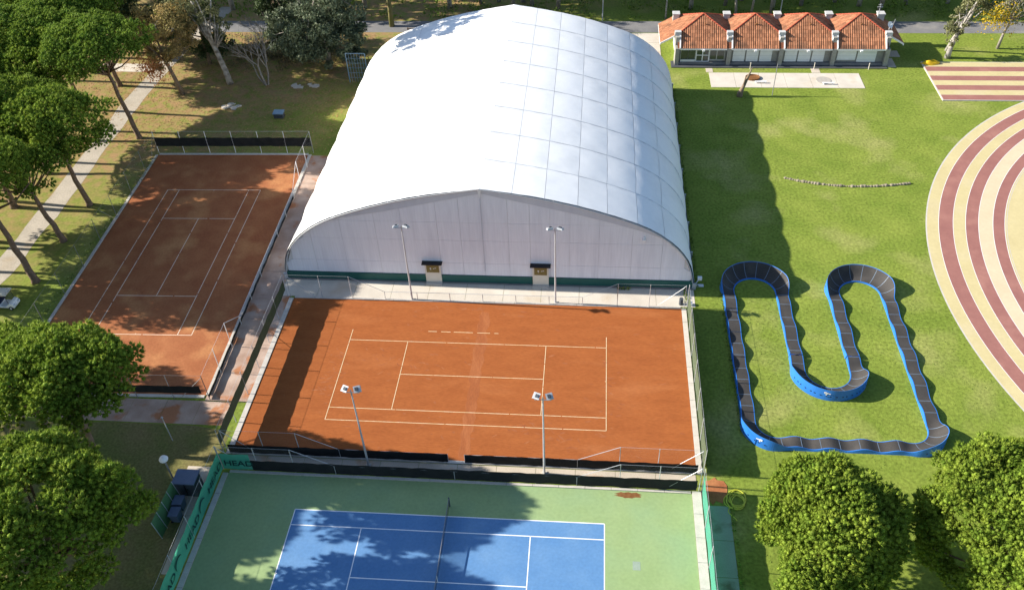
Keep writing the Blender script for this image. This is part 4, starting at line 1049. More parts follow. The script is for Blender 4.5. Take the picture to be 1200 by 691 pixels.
    for i, (x, y) in enumerate(((-20.95, -14.85), (-20.85, -15.9))):
        t = thing('wheelie_bin', ('blue-grey wheelie bin beside the dark cabinet', 'blue-grey wheelie bin behind the green boards, farther from the cabinet')[i], 'bin', (x, y, 0), 'wheelie bins behind the windscreen')
        b = MB(); b.add([(x - .28, y - .3, .1), (x + .28, y - .3, .1), (x + .28, y + .3, .1), (x - .28, y + .3, .1), (x - .36, y - .4, 1.0), (x + .36, y - .4, 1.0), (x + .36, y + .4, 1.0), (x - .36, y + .4, 1.0)], [(0, 3, 2, 1), (4, 5, 6, 7), (0, 1, 5, 4), (1, 2, 6, 5), (2, 3, 7, 6), (3, 0, 4, 7)]); part('body', b, 'bin_grey', t)
        b = MB(); b.obox((x, y, 1.05), (.4, 0, .03), (0, .44, 0), (0, 0, .04)); part('lid', b, 'bin_grey', t)
        for s in (-1, 1): b = MB(); b.tube([(x - .32, y + s * .3 - .03, .1), (x - .32, y + s * .3 + .03, .1)], .1, 9); part('wheel', b, 'tyre', t)
    b = MB(); b.tube([(-24.2, -8.4, 0), (-24.2, -8.4, 2.9)], .04, 6); b.box(-24.27, -24.13, -8.47, -8.33, 2.9, 3.0); solo('pole', b, 'galv', 'thin pale pole on the shaded grass beside the round-hooded lamp', 'pole', (-24.2, -8.4, 0))
small_things()

def golf_cart():
    x, y = -47.35, 7.25
    t = thing('golf_cart', 'white golf cart with cream roof parked on the grass by the path', 'golf cart', (x, y, 0))
    def P(dx, dy, z): return (x + dx, y + dy, z)
    prof = [(-1.15, .28), (-1.2, .62), (-.45, .70), (-.3, .38), (.35, .36), (.75, .78), (1.05, .72), (1.2, .45), (1.18, .26)]
    b = MB(); n = len(prof)
    b.add([P(dx, -.55, z) for dx, z in prof] + [P(dx, .55, z) for dx, z in prof], [tuple(range(n)), tuple(range(n, 2 * n))[::-1]] + [((i + 1) % n, i, n + i, n + (i + 1) % n) for i in range(n)]); part('body', b, 'white', t)
    b = MB(); b.obox(P(-.02, 0, 1.86), (.95, 0, .03), (0, .6, 0), (0, 0, .04)); b.obox(P(-.02, 0, 1.92), (.8, 0, .03), (0, .5, 0), (0, 0, .03)); part('roof', b, 'cream', t)
    for dx in (-.8, .72):
        for dy in (-.52, .52):
            b = MB(); b.tube([P(dx * 1.05, dy, .65), P(dx, dy, 1.84)], .025, 6); part('roof_post', b, 'black', t)
    b = MB(); b.obox(P(-.38, 0, .82), (.27, 0, 0), (0, .5, 0), (0, 0, .09)); part('seat', b, 'seat', t)
    b = MB(); b.obox(P(-.68, 0, 1.12), (.06, 0, .0), (0, .5, 0), (-.04, 0, .25)); part('backrest', b, 'seat', t)
    b = MB(); b.tube([P(.55, .25, .7), P(.3, .25, 1.05)], .025, 5); part('steering_column', b, 'black', t)
    b = MB(); ring = [P(.28 + .08 * math.cos(a), .25 + .19 * math.sin(a), 1.07 + .17 * math.cos(a)) for a in [i * math.pi / 6 for i in range(13)]]; b.tube(ring, .016, 5); part('steering_wheel', b, 'black', t)
    b = MB(); b.obox(P(.72, 0, 1.3), (.012, 0, 0), (0, .5, 0), (-.02, 0, .4)); part('windscreen', b, 'net_wire', t)
    b = MB(); b.tube([P(-1.0, -.3, .75), P(-1.0, -.3, 1.4)], .15, 8); b.tube([P(-1.0, .3, .75), P(-1.0, .3, 1.35)], .14, 8); part('golf_bag', b, 'seat', t)
    for dx in (-.75, .8):
        for dy in (-.52, .52):
            b = MB(); b.tube([P(dx, dy - .08, .22), P(dx, dy + .08, .22)], .22, 14); w = part('wheel', b, 'tyre', t)
            b = MB(); b.tube([P(dx, dy - .09, .22), P(dx, dy + .09, .22)], .11, 10); part('hub', b, 'white', w)
    for dy in (-.35, .35): b = MB(); b.obox(P(1.17, dy, .55), (.04, 0, 0), (0, .09, 0), (0, 0, .06)); part('headlight', b, 'lens', t)
golf_cart()

# ================================================================== TREES
def tufts(centres, normals, n_blade, length, width, spread, rg, up=0.35):
    """needle rosettes: n_blade thin triangles per centre, fanned about the normal"""
    N = len(centres); K = n_blade
    d = rg.normal(size=(N, K, 3)); d /= np.linalg.norm(d, axis=2)[..., None]
    ax = normals[:, None, :] * 1.0 + d * spread; ax[..., 2] += up
    ax /= np.linalg.norm(ax, axis=2)[..., None]
    sd = np.cross(ax, rg.normal(size=(N, K, 3))); sd /= np.linalg.norm(sd, axis=2)[..., None] + 1e-9
    L = length * rg.uniform(.7, 1.25, (N, K, 1)); W = width * rg.uniform(.7, 1.3, (N, K, 1))
    c = centres[:, None, :] + d * 0.03
    base = c - ax * L * .15
    v = np.stack([base - sd * W * .5, base + sd * W * .5, base + ax * L], 2).reshape(-1, 3)
    return v, np.arange(len(v)).reshape(-1, 3)
def knobs(centres, normals, r, rg):
    """rounded needle clusters: jittered little domes facing along the normals, seven sides"""
    N = len(centres); n = normals + rg.normal(0, .25, (N, 3)); n[:, 2] += .3; n /= np.linalg.norm(n, axis=1)[:, None]
    a = np.cross(n, rg.normal(size=(N, 3))); a /= np.linalg.norm(a, axis=1)[:, None] + 1e-9; b = np.cross(n, a)
    S = 6; rr_ = r * rg.uniform(.8, 1.2, (N, 1))
    V = []
    for h, w in ((-.45, .75), (.25, 1.0), (.85, .6)):
        for k in range(S):
            th = 2 * math.pi * k / S + (.5 if h > 0 else 0)
            V.append(centres + rr_ * (n * (h + rg.normal(0, .16, (N, 1))) + (a * math.cos(th) + b * math.sin(th)) * (w * rg.uniform(.7, 1.3, (N, 1)))))
    V.append(centres + rr_ * n * rg.uniform(.95, 1.35, (N, 1)))
    V = np.stack(V, 1); nv = 3 * S + 1
    F = []
    for q in (0, 1):
        for k in range(S):
            i0, i1, j0, j1 = q * S + k, q * S + (k + 1) % S, (q + 1) * S + k, (q + 1) * S + (k + 1) % S
            F += [(i0, i1, j1), (i0, j1, j0)]
    F += [(2 * S + k, 2 * S + (k + 1) % S, 3 * S) for k in range(S)]
    F = np.array(F)
    return V.reshape(-1, 3), (np.arange(N)[:, None, None] * nv + F[None]).reshape(-1, 3)
def leaves(centres, size, rg, aspect=.55, droop=0.0):
    N = len(centres)
    a = rg.normal(size=(N, 3)); a[:, 2] -= droop; a /= np.linalg.norm(a, axis=1)[:, None]
    s = np.cross(a, rg.normal(size=(N, 3))); s /= np.linalg.norm(s, axis=1)[:, None] + 1e-9
    L = size * rg.uniform(.6, 1.4, (N, 1))
    p0, p2 = centres - a * L * .5, centres + a * L * .5; p1, p3 = centres + s * L * aspect * .5, centres - s * L * aspect * .5
    v = np.stack([p0, p1, p2, p3], 1).reshape(-1, 3); k = np.arange(N)[:, None] * 4
    return v, np.concatenate([k + [0, 1, 2], k + [0, 2, 3]], 1).reshape(-1, 3)
def fib_dirs(n, rg, zmin=-0.3):
    i = np.arange(n) + .5; z = zmin + (1 - zmin) * i / n; z = np.clip(z + rg.normal(0, .05, n), -1, 1); ph = i * 2.39996 + rg.uniform(0, 6.28)
    r = np.sqrt(1 - z * z); return np.stack([r * np.cos(ph), r * np.sin(ph), z], 1)
def pine_lobes(rg, Rx, Ry, Hc, n_lobe, low=0.38, ball=False):
    """foliage clumps over an umbrella; returns centres and radii, crown base at z = 0"""
    out = []
    k = 0
    while len(out) < n_lobe and k < 20000:
        k += 1
        u, ph = rg.random(), rg.uniform(0, 2 * math.pi)
        rr = math.sqrt(u); 
        edge = 1 + .10 * math.sin(3 * ph + 1) + .07 * math.sin(5 * ph)
        zt = Hc * (math.sqrt(max(0, 1 - (rr * .94) ** 2.2)))
        z = zt * (.88 + .12 * rg.random()) if not ball and rg.random() > low else zt * rg.uniform(.1, .9) - .5 if not ball else zt * rg.uniform(.6, 1.0)
        if ball and rg.random() < .45:
            rr = 1; z = rg.uniform(-.55, .5) * Hc; sc = math.sqrt(max(.05, 1 - (z / Hc) ** 2)); rr = sc
        edge *= 1 + .07 * math.sin(7 * ph + 2 + 3 * rr) + rg.normal(0, .03)
        p = np.array([Rx * rr * edge * math.cos(ph), Ry * rr * edge * math.sin(ph), z])
        r_ = rg.uniform(.7, 1.15) * (1.0 if rr < .8 else .85)
        if all(np.linalg.norm((p - q) / [1, 1, .8]) > .40 * (r_ + s) for q, s in out): out.append((p, r_))
    return out
def pine(name, seed, Rx, Ry, Hc, zc, h_fork, lean, n_lobe, label, group, loc, mat_='needles', dens=46, blades=9, ball=False, tuftL=.30, trunk_r=.30, fork=1, top=None):
    """stone pine: leaning tapered trunk, limbs that fan out under a flat domed crown"""
    rg = np.random.default_rng(seed)
    t = thing(name, label, 'tree', (0, 0, 0), group)
    lo = pine_lobes(rg, Rx, Ry, Hc, n_lobe, ball=ball)
    V, F, off = [], [], 0
    lx, ly = lean
    for p, r_ in lo:
        nd = int(dens * r_ * r_ * 1.2)
        d = fib_dirs(nd, rg, -.35)
        keep = rg.random(nd) < .88; d = d[keep]
        c = p + d * r_ * rg.uniform(.74, 1.14, (len(d), 1)) * [1, 1, .88] + [lx, ly, zc]
        sz = rg.uniform(.65, 1.25, (len(c), 1)); v, f = knobs(c, d, .125 * sz, rg); V.append(v); F.append(f + off); off += len(v)
        v, f = tufts(c, d, blades + 8, tuftL * 1.12 * sz[:, None], .07, .85, rg); V.append(v); F.append(f + off); off += len(v)
        nd2 = nd // 3; d = fib_dirs(nd2, rg, -.6); c = p + d * r_ * .5 + [lx, ly, zc]
        v, f = tufts(c, d, 5, tuftL * 1.3, .12, .9, rg); V.append(v); F.append(f + off); off += len(v)
    cr = link('crown', raw_mesh('pine_crown', np.concatenate(V), np.concatenate(F), mat_), t); OFF[cr.name] = (0, 0, 0)
    b = MB(); rr = random.Random(seed)
    top = Vector((lx * .9, ly * .9, zc + Hc * .15)); fk = Vector((lx * .55, ly * .55, h_fork))
    pts = [Vector((0, 0, -.1)), Vector((0.01, 0, .35))]
    for i in range(1, 7): q = Vector((0, 0, 0)).lerp(fk, i / 6); q += Vector((rr.uniform(-.10, .10), rr.uniform(-.10, .10), 0)) * (1 if i < 6 else 0); pts.append(q)
    b.tube(pts, [trunk_r * 1.5, trunk_r * 1.12] + [trunk_r * (1 - .07 * i) for i in range(6)], 9)
    OFF_ = (0, 0, 0)
    tr = link('trunk', mesh('pine_trunk', b, 'bark_pine', smooth=True), t); OFF[tr.name] = OFF_
    b = MB()
    sel = sorted(lo, key=lambda q: rr.random())[:min(len(lo), 26)]
    for p, r_ in sel:
        e = Vector((p[0] + lx, p[1] + ly, p[2] + zc - .1)); mid_ = fk.lerp(e, .5); mid_.z -= .12 * (e - fk).length * .6; s = fk + Vector((0, 0, rr.uniform(-.4, .3)))
        b.tube([s, mid_ + Vector((rr.uniform(-.2, .2), rr.uniform(-.2, .2), 0)), e], [trunk_r * rr.uniform(.32, .5), trunk_r * .27, .04], 5)
    lm = link('limb', mesh('pine_limb', b, 'bark_pine', smooth=True), t); OFF[lm.name] = OFF_; lm['kind'] = 'stuff'
    t.location = loc
    return t
def place(t, loc, rz=0, sc=1.0): t.location = loc; t.rotation_euler = (0, 0, rz); t.scale = (sc,) * 3 if not hasattr(sc, '__len__') else sc; return t

G1 = 'umbrella pines in the grove along the gravel path'
# visible grove on the west side (north to south)
pA = pine('umbrella_pine', 11, 6.3, 5.8, 4.0, 11.0, 9.0, (-1.6, .0), 120, 'tall umbrella pine whose bare trunk leans over the path junction near the shaded court corner', G1, (-46.8, 38.6, 0), 'needles_deep')
pB = pine('umbrella_pine', 12, 6.3, 5.9, 4.6, 9.6, 7.4, (.4, -2.0), 125, 'dense domed umbrella pine beside the middle of the shaded clay court', G1, (-46.7, 24.3, 0))
pC = pine('umbrella_pine', 13, 4.8, 4.6, 3.6, 8.8, 6.6, (-1.2, -.6), 75, 'smaller umbrella pine just south of the dense domed one', G1, (-46.6, 17.7, 0), 'needles_deep')
pK = pine('umbrella_pine', 14, 5.4, 5.2, 3.8, 11.6, 8.4, (-1.6, .4), 90, 'umbrella pine with strongly leaning trunk beside the golf cart', G1, (-46.3, 11.0, 0), trunk_r=.34)
dup(pA, (-57.5, 45.5, 0), 1.9, .98, 'umbrella pine across the path from the one at the path junction', G1)
dup(pB, (-56.5, 37.6, 0), 2.4, (1.05, 1.05, .98), 'umbrella pine across the path with a wide crown above the junction pine', G1)
dup(pA, (-66.5, 53.5, 0), 3.1, 1.0, 'umbrella pine at the far end of the grove, west of the side path', G1)
dup(pC, (-60.5, 60.5, 0), .9, 1.05, 'small umbrella pine between the side path and the road', G1)
G2 = 'umbrella pines of the grove west of the gravel path'
src = [pA, pB, pC, pK]; rr = random.Random(21)
for i, (x, y, s) in enumerate(((-55.2, 52.0, 1.0), (-60.5, 33, 1.0), (-54.8, 30.4, .95), (-55.4, 23.6, 1.0), (-60.8, 25.0, 1.0), (-55.0, 17.3, .98), (-60.6, 16.2, 1.0),
                               (-55.4, 10.4, .86), (-61, 40.5, 1.0), (-58.6, 12.6, .9), (-59.6, 8.0, .8))):
    dup(src[i % 4], (x, y, 0), rr.uniform(0, 6.28), s, 'tall umbrella pine in the shady grove west of the gravel path', G2)
# pines at the lower left corner
pD = pine('umbrella_pine', 15, 5.0, 3.9, 4.2, 10.5, 7.6, (.8, .0), 110, 'broad umbrella pine south of the shaded clay court', 'umbrella pines south of the shaded court', (-28.2, -12.3, 0), dens=60, blades=10)
pD2 = pine('umbrella_pine', 16, 3.8, 3.5, 3.2, 8.8, 6.8, (.0, .0), 60, 'small umbrella pine west of the broad one south of the shaded court', 'umbrella pines south of the shaded court', (-33.6, -9.6, 0), dens=60, blades=10)
pE = pine('umbrella_pine', 17, 5.2, 5.4, 4.6, 10.1, 6.6, (.2, .2), 170, 'large full umbrella pine closest to the mint green windscreen', 'umbrella pines south of the shaded court', (-24.6, -23.5, 0), dens=60, blades=10, ball=True, trunk_r=.36)
dup(pD, (-37.0, -25.5, 0), 2.0, 1.0, 'umbrella pine west of the large full one by the mint windscreen', 'umbrella pines south of the shaded court')
G3 = 'umbrella pines of the grove south-west of the courts'
for x, y, s, k in ((-42.5, -14.6, .98, 0), (-44, -7.0, .86, 1), (-53, -6.0, 1.0, 2), (-47, -20, 1.0, 0), (-56, -13, 1.0, 3)):
    dup((pD, pD2, pB, pA)[k], (x, y, 0), x * 1.7, s, 'umbrella pine in the grove south-west of the courts', G3)
# round pines at the lower right
pF = pine('umbrella_pine', 18, 3.65, 4.4, 3.9, 6.6, 3.6, (0, 0), 170, 'round dense pine beside the bottom leg of the pump track', 'round pines south of the pump track', (26.15, -18.7, 0), 'needles', dens=70, blades=11, ball=True, tuftL=.27, trunk_r=.28)
pG = pine('umbrella_pine', 19, 6.0, 6.5, 5.2, 6.2, 3.4, (0, 0), 270, 'larger dense pine at the corner beyond the round pine by the pump track', 'round pines south of the pump track', (38.7, -18.8, 0), 'needles', dens=66, blades=11, ball=True, tuftL=.28, trunk_r=.32)

def broadleaf(name, seed, trunk_pts, trunk_rs, blobs, leafmat, n_leaf, size, label, group, loc, bark='bark_brown', droop=0.0, n_limb=18, second=None, extra_trunk=None, cat='tree', hollow=.35, aspect=.55):
    """blobs: (x, y, z, rx, ry, rz) in local coordinates"""
    rg = np.random.default_rng(seed); rr = random.Random(seed)
    t = thing(name, label, cat, (0, 0, 0), group)
    vol = np.array([q[3] * q[4] * q[5] for q in blobs]) ** .75; vol /= vol.sum()
    cs = []
    sub = []
    for q, w in zip(blobs, vol):
        nc = max(14, int(34 * w * len(blobs) ** .5))
        d = rg.normal(size=(nc, 3)); d /= np.linalg.norm(d, axis=1)[:, None]
        pc = np.array(q[:3]) + d * rg.uniform(hollow, 1, (nc, 1)) ** .6 * np.array(q[3:])
        sub.append((pc, w))
        n = int(n_leaf * w); idx = rg.integers(0, nc, n)
        rad = np.mean(q[3:]) * rg.uniform(.2, .42, nc)
        g = rg.normal(size=(n, 3)); g /= np.linalg.norm(g, axis=1)[:, None]
        cs.append(pc[idx] + g * (rg.random((n, 1)) ** .5) * rad[idx][:, None] * [1, 1, .8])
    cs = np.concatenate(cs)
    v, f = leaves(cs, size, rg, aspect, droop)
    cr = link('crown', raw_mesh('leaf_crown', v, f, leafmat), t); OFF[cr.name] = (0, 0, 0)
    if second:
        m2, frac, box = second
        idx = rg.choice(len(cs), int(len(cs) * frac)); c2 = cs[idx] + rg.normal(0, .15, (len(idx), 3))
        if box is not None: c2 = np.array(box[:3]) + rg.normal(0, 1, c2.shape) * np.array(box[3:])
        v, f = leaves(c2, size * 1.1, rg, .6, droop); c_ = link('coloured_leaves', raw_mesh('leaf_second', v, f, m2), t)
    b = MB(); b.tube(trunk_pts, trunk_rs, 9)
    for ep, er in (extra_trunk or []): b.tube(ep, er, 8)
    tr = link('trunk', mesh('tree_trunk', b, bark, smooth=True), t)
    if n_limb:
        b = MB(); allc = np.concatenate([q for q, w in sub]); T = [Vector(p) for p in trunk_pts]
        for i in range(n_limb):
            e = Vector(allc[rr.randrange(len(allc))]); k = rr.randrange(max(1, len(T) // 2), len(T)); s = T[k]; mid_ = s.lerp(e, .5) + Vector((rr.uniform(-.3, .3), rr.uniform(-.3, .3), .3))
            r0 = trunk_rs[k] * .5; b.tube([s, mid_, e], [r0, r0 * .6, .03], 5)
        lm = link('limb', mesh('tree_limb', b, bark, smooth=True), t); lm['kind'] = 'stuff'
    t.location = loc
    return t
# grey-green evergreen behind the hall's west side
broadleaf('evergreen_tree', 31, [(0, 0, -.1), (.1, 0, 2.5), (0, .2, 6), (.2, 0, 11)], [.45, .36, .28, .12],
          [(0, 0, 7, 5.6, 4.4, 4.2), (-4.2, -.5, 4.6, 3.2, 2.6, 3.2), (3.6, -.6, 5.0, 3.2, 2.6, 3.2), (.5, .5, 11, 5.4, 4.4, 3.8), (1.5, 0, 14.5, 4.4, 3.6, 3.0), (-.3, -1.6, 3.4, 3.6, 2.2, 2.4), (-.5, -5.2, 16.2, 3.6, 3.2, 2.0), (1.2, -7.4, 14.8, 2.4, 2.2, 1.6), (.5, -2.5, 17.5, 3, 2.8, 1.8), (1.5, -8, 17.6, 3.5, 2.4, 1.5), (1.8, -6, 19.6, 3, 2.2, 1.4), (-.5, -9.5, 15.4, 2.6, 1.8, 1.2), (3, -5, 18, 3, 2, 1.3), (4.6, -.3, 9, 2.8, 2.6, 3), (-5, .5, 9, 3, 2.8, 3), (-5.6, -1.2, 5.6, 2.6, 2.2, 3.4), (3.6, -2.2, 4.4, 2.6, 2, 2.6), (0, -2.5, 7, 4, 2.2, 3)],
          'leaf_grey', 52000, .36, 'big grey-green evergreen tree at the rear west corner of the hall', None, (-26.8, 57.5, 0), 'bark_grey', droop=.5)
broadleaf('evergreen_tree', 37, [(0, 0, -.1), (.0, 0, 4), (.2, .2, 9)], [.3, .25, .1],
          [(0, 0, 4.4, 3.2, 2.6, 3.4), (.4, .3, 9, 2.8, 2.6, 3.0), (2.2, 0, 3.4, 2.2, 1.8, 2.2)],
          'leaf_dark', 12000, .3, 'dark evergreen tree behind the leaning pale trunk', None, (-44.6, 58.6, 0), 'bark_brown', droop=.2)
dt = broadleaf('evergreen_tree', 38, [(0, 0, -.1), (.0, 0, 4), (.2, .2, 9)], [.3, .25, .1],
          [(0, 0, 3.6, 3.4, 2.6, 3.2), (.4, .3, 8, 3.4, 2.8, 3.4), (-2.4, 0, 3.2, 2.2, 1.8, 2.4)],
          'leaf_dark', 12000, .32, 'dark evergreen tree between the autumn tree and the road', 'dark evergreens west of the hall', (-49.5, 63.5, 0), 'bark_brown', droop=.2)
dup(dt, (-35.2, 64.0, 0), 2.0, .95, 'dark evergreen tree behind the leafless trees near the road', 'dark evergreens west of the hall')
dup(dt, (-57.0, 62.0, 0), 4.0, 1.1, 'dark evergreen tree at the far end of the pale side path', 'dark evergreens west of the hall')
# autumn tree and its leaning neighbours
broadleaf('autumn_tree', 32, [(0, 0, -.1), (-.5, .2, 2.2), (-1.0, .3, 4.4), (-1.4, .4, 8)], [.34, .27, .22, .1],
          [(-1.2, .3, 7.0, 3.6, 3.0, 2.8), (-2.8, -.2, 5.2, 2.0, 1.7, 1.7), (-.2, .6, 10.5, 4.2, 3.8, 3), (1.4, .4, 8, 2.6, 2.2, 2.2), (-3.5, .6, 9.5, 3, 2.6, 2.4)],
          'leaf_brown', 11500, .28, 'brown autumn tree with thinning leaves beside the gravel path', None, (-45.4, 49.9, 0), 'bark_brown', droop=.4, second=('leaf_rust', .07, (-2.6, -.8, 4.2, .9, .7, .8)))
broadleaf('pale_trunk_tree', 33, [(0, 0, -.1), (-.25, .05, 2), (-.8, .1, 5), (-1.7, .2, 9), (-2.6, .3, 13)], [.46, .38, .33, .25, .12],
          [(-2.8, .3, 13, 3.6, 3.2, 2.4), (-1.0, .2, 9.8, 2.4, 2.0, 1.6), (-4, .2, 10.4, 2.2, 1.9, 1.7), (.8, .4, 8.0, 1.3, 1.2, 1.2)],
          'leaf_olive', 6500, .26, 'tall leaning tree with pale mottled trunk', None, (-39.7, 52.9, 0), 'bark_pale', droop=.6, extra_trunk=[([(-1.2, .1, 6.6), (-.4, .1, 9), (.6, .2, 12.5)], [.2, .15, .07])])
def bare_tree(seed, loc, label, stems, depth=4, bark='bark_grey'):
    rr = random.Random(seed); t = thing('bare_tree', label, 'tree', (0, 0, 0)); b = MB(); tw = MB()
    def grow(p, d, L, r_, lev, target):
        q = p + d * L * .5 + Vector((rr.uniform(-.06, .06), rr.uniform(-.06, .06), 0)) * L; e = p + d * L + Vector((rr.uniform(-.05, .05), rr.uniform(-.05, .05), 0)) * L
        target.tube([p, q, e], [r_, r_ * .85, r_ * .7], 6 if lev < 2 else 3, cap=False)
        if lev >= depth: return
        for k in range(rr.choice((2, 3, 3))):
            nd = (d + Vector((rr.uniform(-.8, .8), rr.uniform(-.8, .8), rr.uniform(-.15, .5)))).normalized(); grow(q.lerp(e, rr.uniform(.2, 1)), nd, L * rr.uniform(.6, .8), max(.012, r_ * .55), lev + 1, tw)
    for dx, dy, ux, uy, r_ in stems: grow(Vector((dx, dy, -.1)), Vector((ux, uy, 1)).normalized(), 3.2, r_, 0, b)
    link('trunk', mesh('bare_trunk', b, bark, smooth=True), t); lm = link('twig', mesh('bare_twig', tw, bark), t); lm['kind'] = 'stuff'
    t.location = loc; return t
bare_tree(41, (-34.5, 52.5, 0), 'leafless pale grey tree with several thin stems on the leafy ground', [(0, 0, -.15, 0, .16), (.25, .1, .12, .1, .13), (-.2, .1, -.4, .1, .1)])
bare_tree(43, (-36.5, 59.5, 0), 'leafless grey tree near the road behind the pale-trunked tree', [(0, 0, .05, 0, .17)], 5)
bare_tree(44, (-33.0, 64.5, 0), 'leafless shrub-like tree standing closest to the road', [(0, 0, .1, 0, .12), (.2, 0, .5, .1, .08)], 5)
broadleaf('mossy_tree', 34, [(0, 0, -.1), (.02, .1, 3), (-.3, .2, 8), (-.2, .3, 12)], [.42, .34, .28, .2], [(-.2, .3, 15, 3.5, 3.5, 2.5)], 'leaf_dark', 3000, .35, 'tree with a mossy green trunk by the road behind the hall', None, (-20.5, 71.0, 0), 'bark_moss')
# trees north of the striped plaza
broadleaf('leafy_tree', 35, [(0, 0, -.1), (.05, 0, 1.5), (.4, 0, 3.5), (.7, 0, 6)], [.42, .30, .22, .12],
          [(-.3, -.1, 3.3, 1.3, 1.2, 1.5), (.2, .2, 5.4, 1.6, 1.5, 1.5), (1.2, .3, 7.4, 2.0, 1.8, 1.8), (2.4, .2, 8.6, 1.7, 1.6, 1.6), (1.0, 0, 10, 2.2, 2, 1.6)],
          'leaf_olive', 5600, .27, 'slim olive-green leafy tree with forked trunk north of the striped plaza', None, (57.7, 61.4, 0), 'bark_pale', droop=.4, extra_trunk=[([(.5, 2.2, -.1), (.9, 2.0, 2), (1.7, 1.6, 4.2), (2.3, 1.0, 7.5)], [.26, .2, .17, .08])])
broadleaf('yellow_tree', 36, [(0, 0, -.1), (.1, 0, 2), (.5, .1, 4), (.9, .2, 7)], [.22, .18, .13, .06],
          [(.8, .2, 6.2, 2.8, 2.4, 2.2), (-1.6, -.2, 5.2, 1.2, 1.1, 1.2), (2.0, .2, 4.2, 1.2, 1, 1)],
          'leaf_olive', 900, .24, 'small autumn tree with bright yellow leaves north of the plaza', None, (65.1, 64.2, 0), 'bark_grey', second=('leaf_yellow', .9, (-1.3, -.3, 4.8, 1.1, .8, 1.1)), n_limb=30)
# dead leaning stump
b = MB(); b.tube([(28.9, 50.5, -.05), (28.9, 50.5, .5), (29.15, 50.5, 1.2), (29.6, 50.6, 2.6), (30.0, 50.7, 3.9)], [.42, .36, .24, .17, .05], 8); b.tube([(29.2, 50.5, 1.3), (29.25, 50.4, 2.3), (29.3, 50.4, 3.0)], [.14, .09, .03], 6)
solo('dead_stump', b, 'bark_brown', 'dark leaning dead tree stump at the edge of the hall shadow', 'tree stump', (28.9, 50.5, 0), smooth=True)
# wood beyond the road: tall trunks, crowns high above
w0 = broadleaf('wood_tree', 51, [(0, 0, -.1), (.1, 0, 4), (-.1, .1, 9), (.2, 0, 14)], [.3, .24, .2, .08], [(0, 0, 12, 3.4, 3.4, 3.2), (1.5, .5, 9.5, 2.4, 2.4, 2), (-1.5, -.3, 15, 2.8, 2.6, 2.2)], 'leaf_dark', 2600, .55, 'straight pale-trunked tree of the shady wood beyond the road', 'trees of the wood beyond the road', (-70, 79, 0), 'bark_pale')
w1 = broadleaf('wood_tree', 52, [(0, 0, -.1), (-.5, 0, 4), (-1.3, .1, 9), (-1.4, 0, 13)], [.26, .22, .17, .08], [(-1.2, 0, 12, 3.2, 3.2, 2.8), (.5, .5, 9, 2.2, 2.2, 2)], 'leaf_dark', 2200, .55, 'leaning grey-trunked tree of the shady wood beyond the road', 'trees of the wood beyond the road', (-60, 81, 0), 'bark_grey')
rr = random.Random(77)
for i in range(40):
    x = -88 + i * 4.4 + rr.uniform(-1.3, 1.3); y = rr.choice((77.2, 79.5, 82, 85, 88)) + rr.uniform(-.8, .8)
    if 5 < x < 22 and y < 80: y += 5
    dup(w0 if i % 2 else w1, (x, y, 0), rr.uniform(0, 6.28), rr.uniform(1.0, 1.45), None if i % 2 else 'straight pale-trunked tree of the shady wood beyond the road', 'trees of the wood beyond the road')
for i in range(22):
    dup(w1 if i % 3 else w0, (-12 + i * 4.1 + rr.uniform(-1.2, 1.2), rr.uniform(76.2, 80.5) + (5 if 8 < -12 + i * 4.1 < 22 else 0), 0), rr.uniform(0, 6.28), rr.uniform(1.0, 1.3), 'leaning grey-trunked tree of the shady wood beyond the road' if i % 3 else 'straight pale-trunked tree of the shady wood beyond the road', 'trees of the wood beyond the road')
for x, y, s in ((20.6, 73.6, .5), (36.2, 75.4, .8), (31.0, 74.2, .8), (33.2, 74.6, .75)):
    dup(w0 if s < .6 else w1, (x, y, 0), x, s, {20.6: 'small pale-trunked tree on the verge by the west end of the clubhouse', 36.2: 'thin leaning grey tree behind the third tiled roof', 31.0: 'thin leaning grey tree behind the second tiled roof', 33.2: 'thin leaning grey tree behind the gap after the second tiled roof'}[x], 'trees of the wood beyond the road')

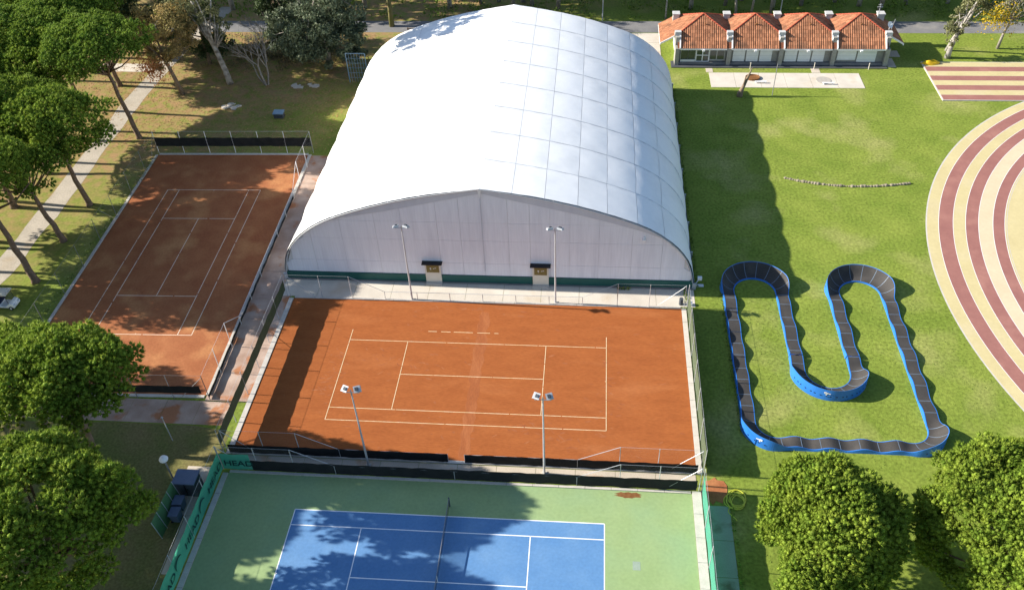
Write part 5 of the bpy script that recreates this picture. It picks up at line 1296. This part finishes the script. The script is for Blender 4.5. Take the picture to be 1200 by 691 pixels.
# ------------------------------------------------------------------ ground cover
def cover():
    rg = np.random.default_rng(5)
    def scatter(n, fn): return np.array([fn() for _ in range(n)])
    # undergrowth beyond the road
    N = 9000; c = np.stack([rg.uniform(-90, 78, N), 73.6 + rg.beta(1.2, 2.0, N) * 12, np.zeros(N)], 1)
    k = (np.sin(c[:, 0] * .35) + np.sin(c[:, 0] * .83 + 1) + np.sin(c[:, 1] * 1.1 + c[:, 0] * .2)) > -.2; c = c[k]; c[:, 2] = rg.uniform(.05, .55, len(c))
    v, f = leaves(c, .42, rg, .5); o = link('undergrowth', raw_mesh('undergrowth', v, f, 'undergrowth')); o['kind'] = 'stuff'; o['label'] = 'rough green undergrowth along the edge of the wood'
    N = 9000; c = np.stack([rg.normal(-35, 5.5, N), rg.normal(62.5, 2.6, N), rg.uniform(.02, .9, N) ** 1.6], 1)
    c = c[(np.sin(c[:, 0] * .9) + np.sin(c[:, 1] * 1.3 + c[:, 0] * .4) > -.3) & (c[:, 1] < 68.6) & (c[:, 1] > 56) & (c[:, 0] < -21.5)]
    v, f = leaves(c, .3, rg, .4); o = link('brushwood', raw_mesh('brushwood', v, f, 'leaf_brush')); o['kind'] = 'stuff'; o['label'] = 'low brown brushwood under the trees by the road'
    # fallen leaves
    N = 9000; c = np.stack([rg.uniform(-62, -22, N), rg.uniform(36, 68, N), rg.uniform(.02, .05, N)], 1)
    k = (np.abs(c[:, 0] + 51.2) > 1.0) | (rg.random(N) < .15); c = c[k]
    a = rg.uniform(0, 6.28, len(c)); s = rg.uniform(.05, .13, len(c)); dx = np.stack([np.cos(a) * s, np.sin(a) * s, rg.uniform(-.02, .02, len(c))], 1); dy = np.stack([-np.sin(a) * s * .7, np.cos(a) * s * .7, rg.uniform(-.02, .02, len(c))], 1)
    v = np.stack([c - dx, c + dy, c + dx, c - dy], 1).reshape(-1, 3); q = np.arange(len(c))[:, None] * 4
    o = link('fallen_leaves', raw_mesh('fallen_leaves', v, np.concatenate([q + [0, 1, 2], q + [0, 2, 3]], 1).reshape(-1, 3), 'litter_leaf')); o['kind'] = 'stuff'; o['label'] = 'dry brown leaves scattered under the trees'
    # tufts of longer grass over the lawn
    N = 30000; c = np.stack([rg.uniform(20.8, 62, N), rg.uniform(-30, 66, N), rg.uniform(.0, .03, N)], 1)
    k = np.sin(c[:, 0] * .31 + 1.2 * np.sin(c[:, 1] * .17)) + np.sin(c[:, 1] * .23 + .5 * np.sin(c[:, 0] * .4)) + rg.normal(0, .7, N) > .1
    k &= (np.hypot(c[:, 0] - 87.41, c[:, 1] - 12.95) > 44.1) & ~((c[:, 1] > 52.5) & (c[:, 1] < 66.8) & (c[:, 0] < 49.5)) & ~((c[:, 0] > 53.7) & (c[:, 1] > 49.4) & (c[:, 1] < 60.2)) & (c[:, 0] > 21.5)
    c = c[k]; v, f = leaves(c, .11, rg, .5); o = link('grass_tufts', raw_mesh('grass_tufts', v, f, 'grass_blade')); o['kind'] = 'stuff'; o['label'] = 'tufts of longer grass over the lawn'
    # weeds along the fence and hall foot
    P = []
    for x0, x1, y0, y1, n in ((19.55, 19.9, -9, 9.5, 500), (19.3, 19.6, 10.5, 12.3, 60), (20.5, 20.8, 12.5, 52, 500), (12.8, 14.2, 12.1, 12.35, 60), (-43.1, -42.6, -4, 34, 500), (22.7, 23.0, -5, 12, 250), (21.2, 21.5, -31, -12, 250)):
        P.append(np.stack([rg.uniform(x0, x1, n), rg.uniform(y0, y1, n), rg.uniform(.03, .3, n)], 1))
    v, f = leaves(np.concatenate(P), .24, rg, .4); o = link('weeds', raw_mesh('weeds', v, f, 'grass_blade')); o['kind'] = 'stuff'; o['label'] = 'weeds growing along fences and walls'
cover()
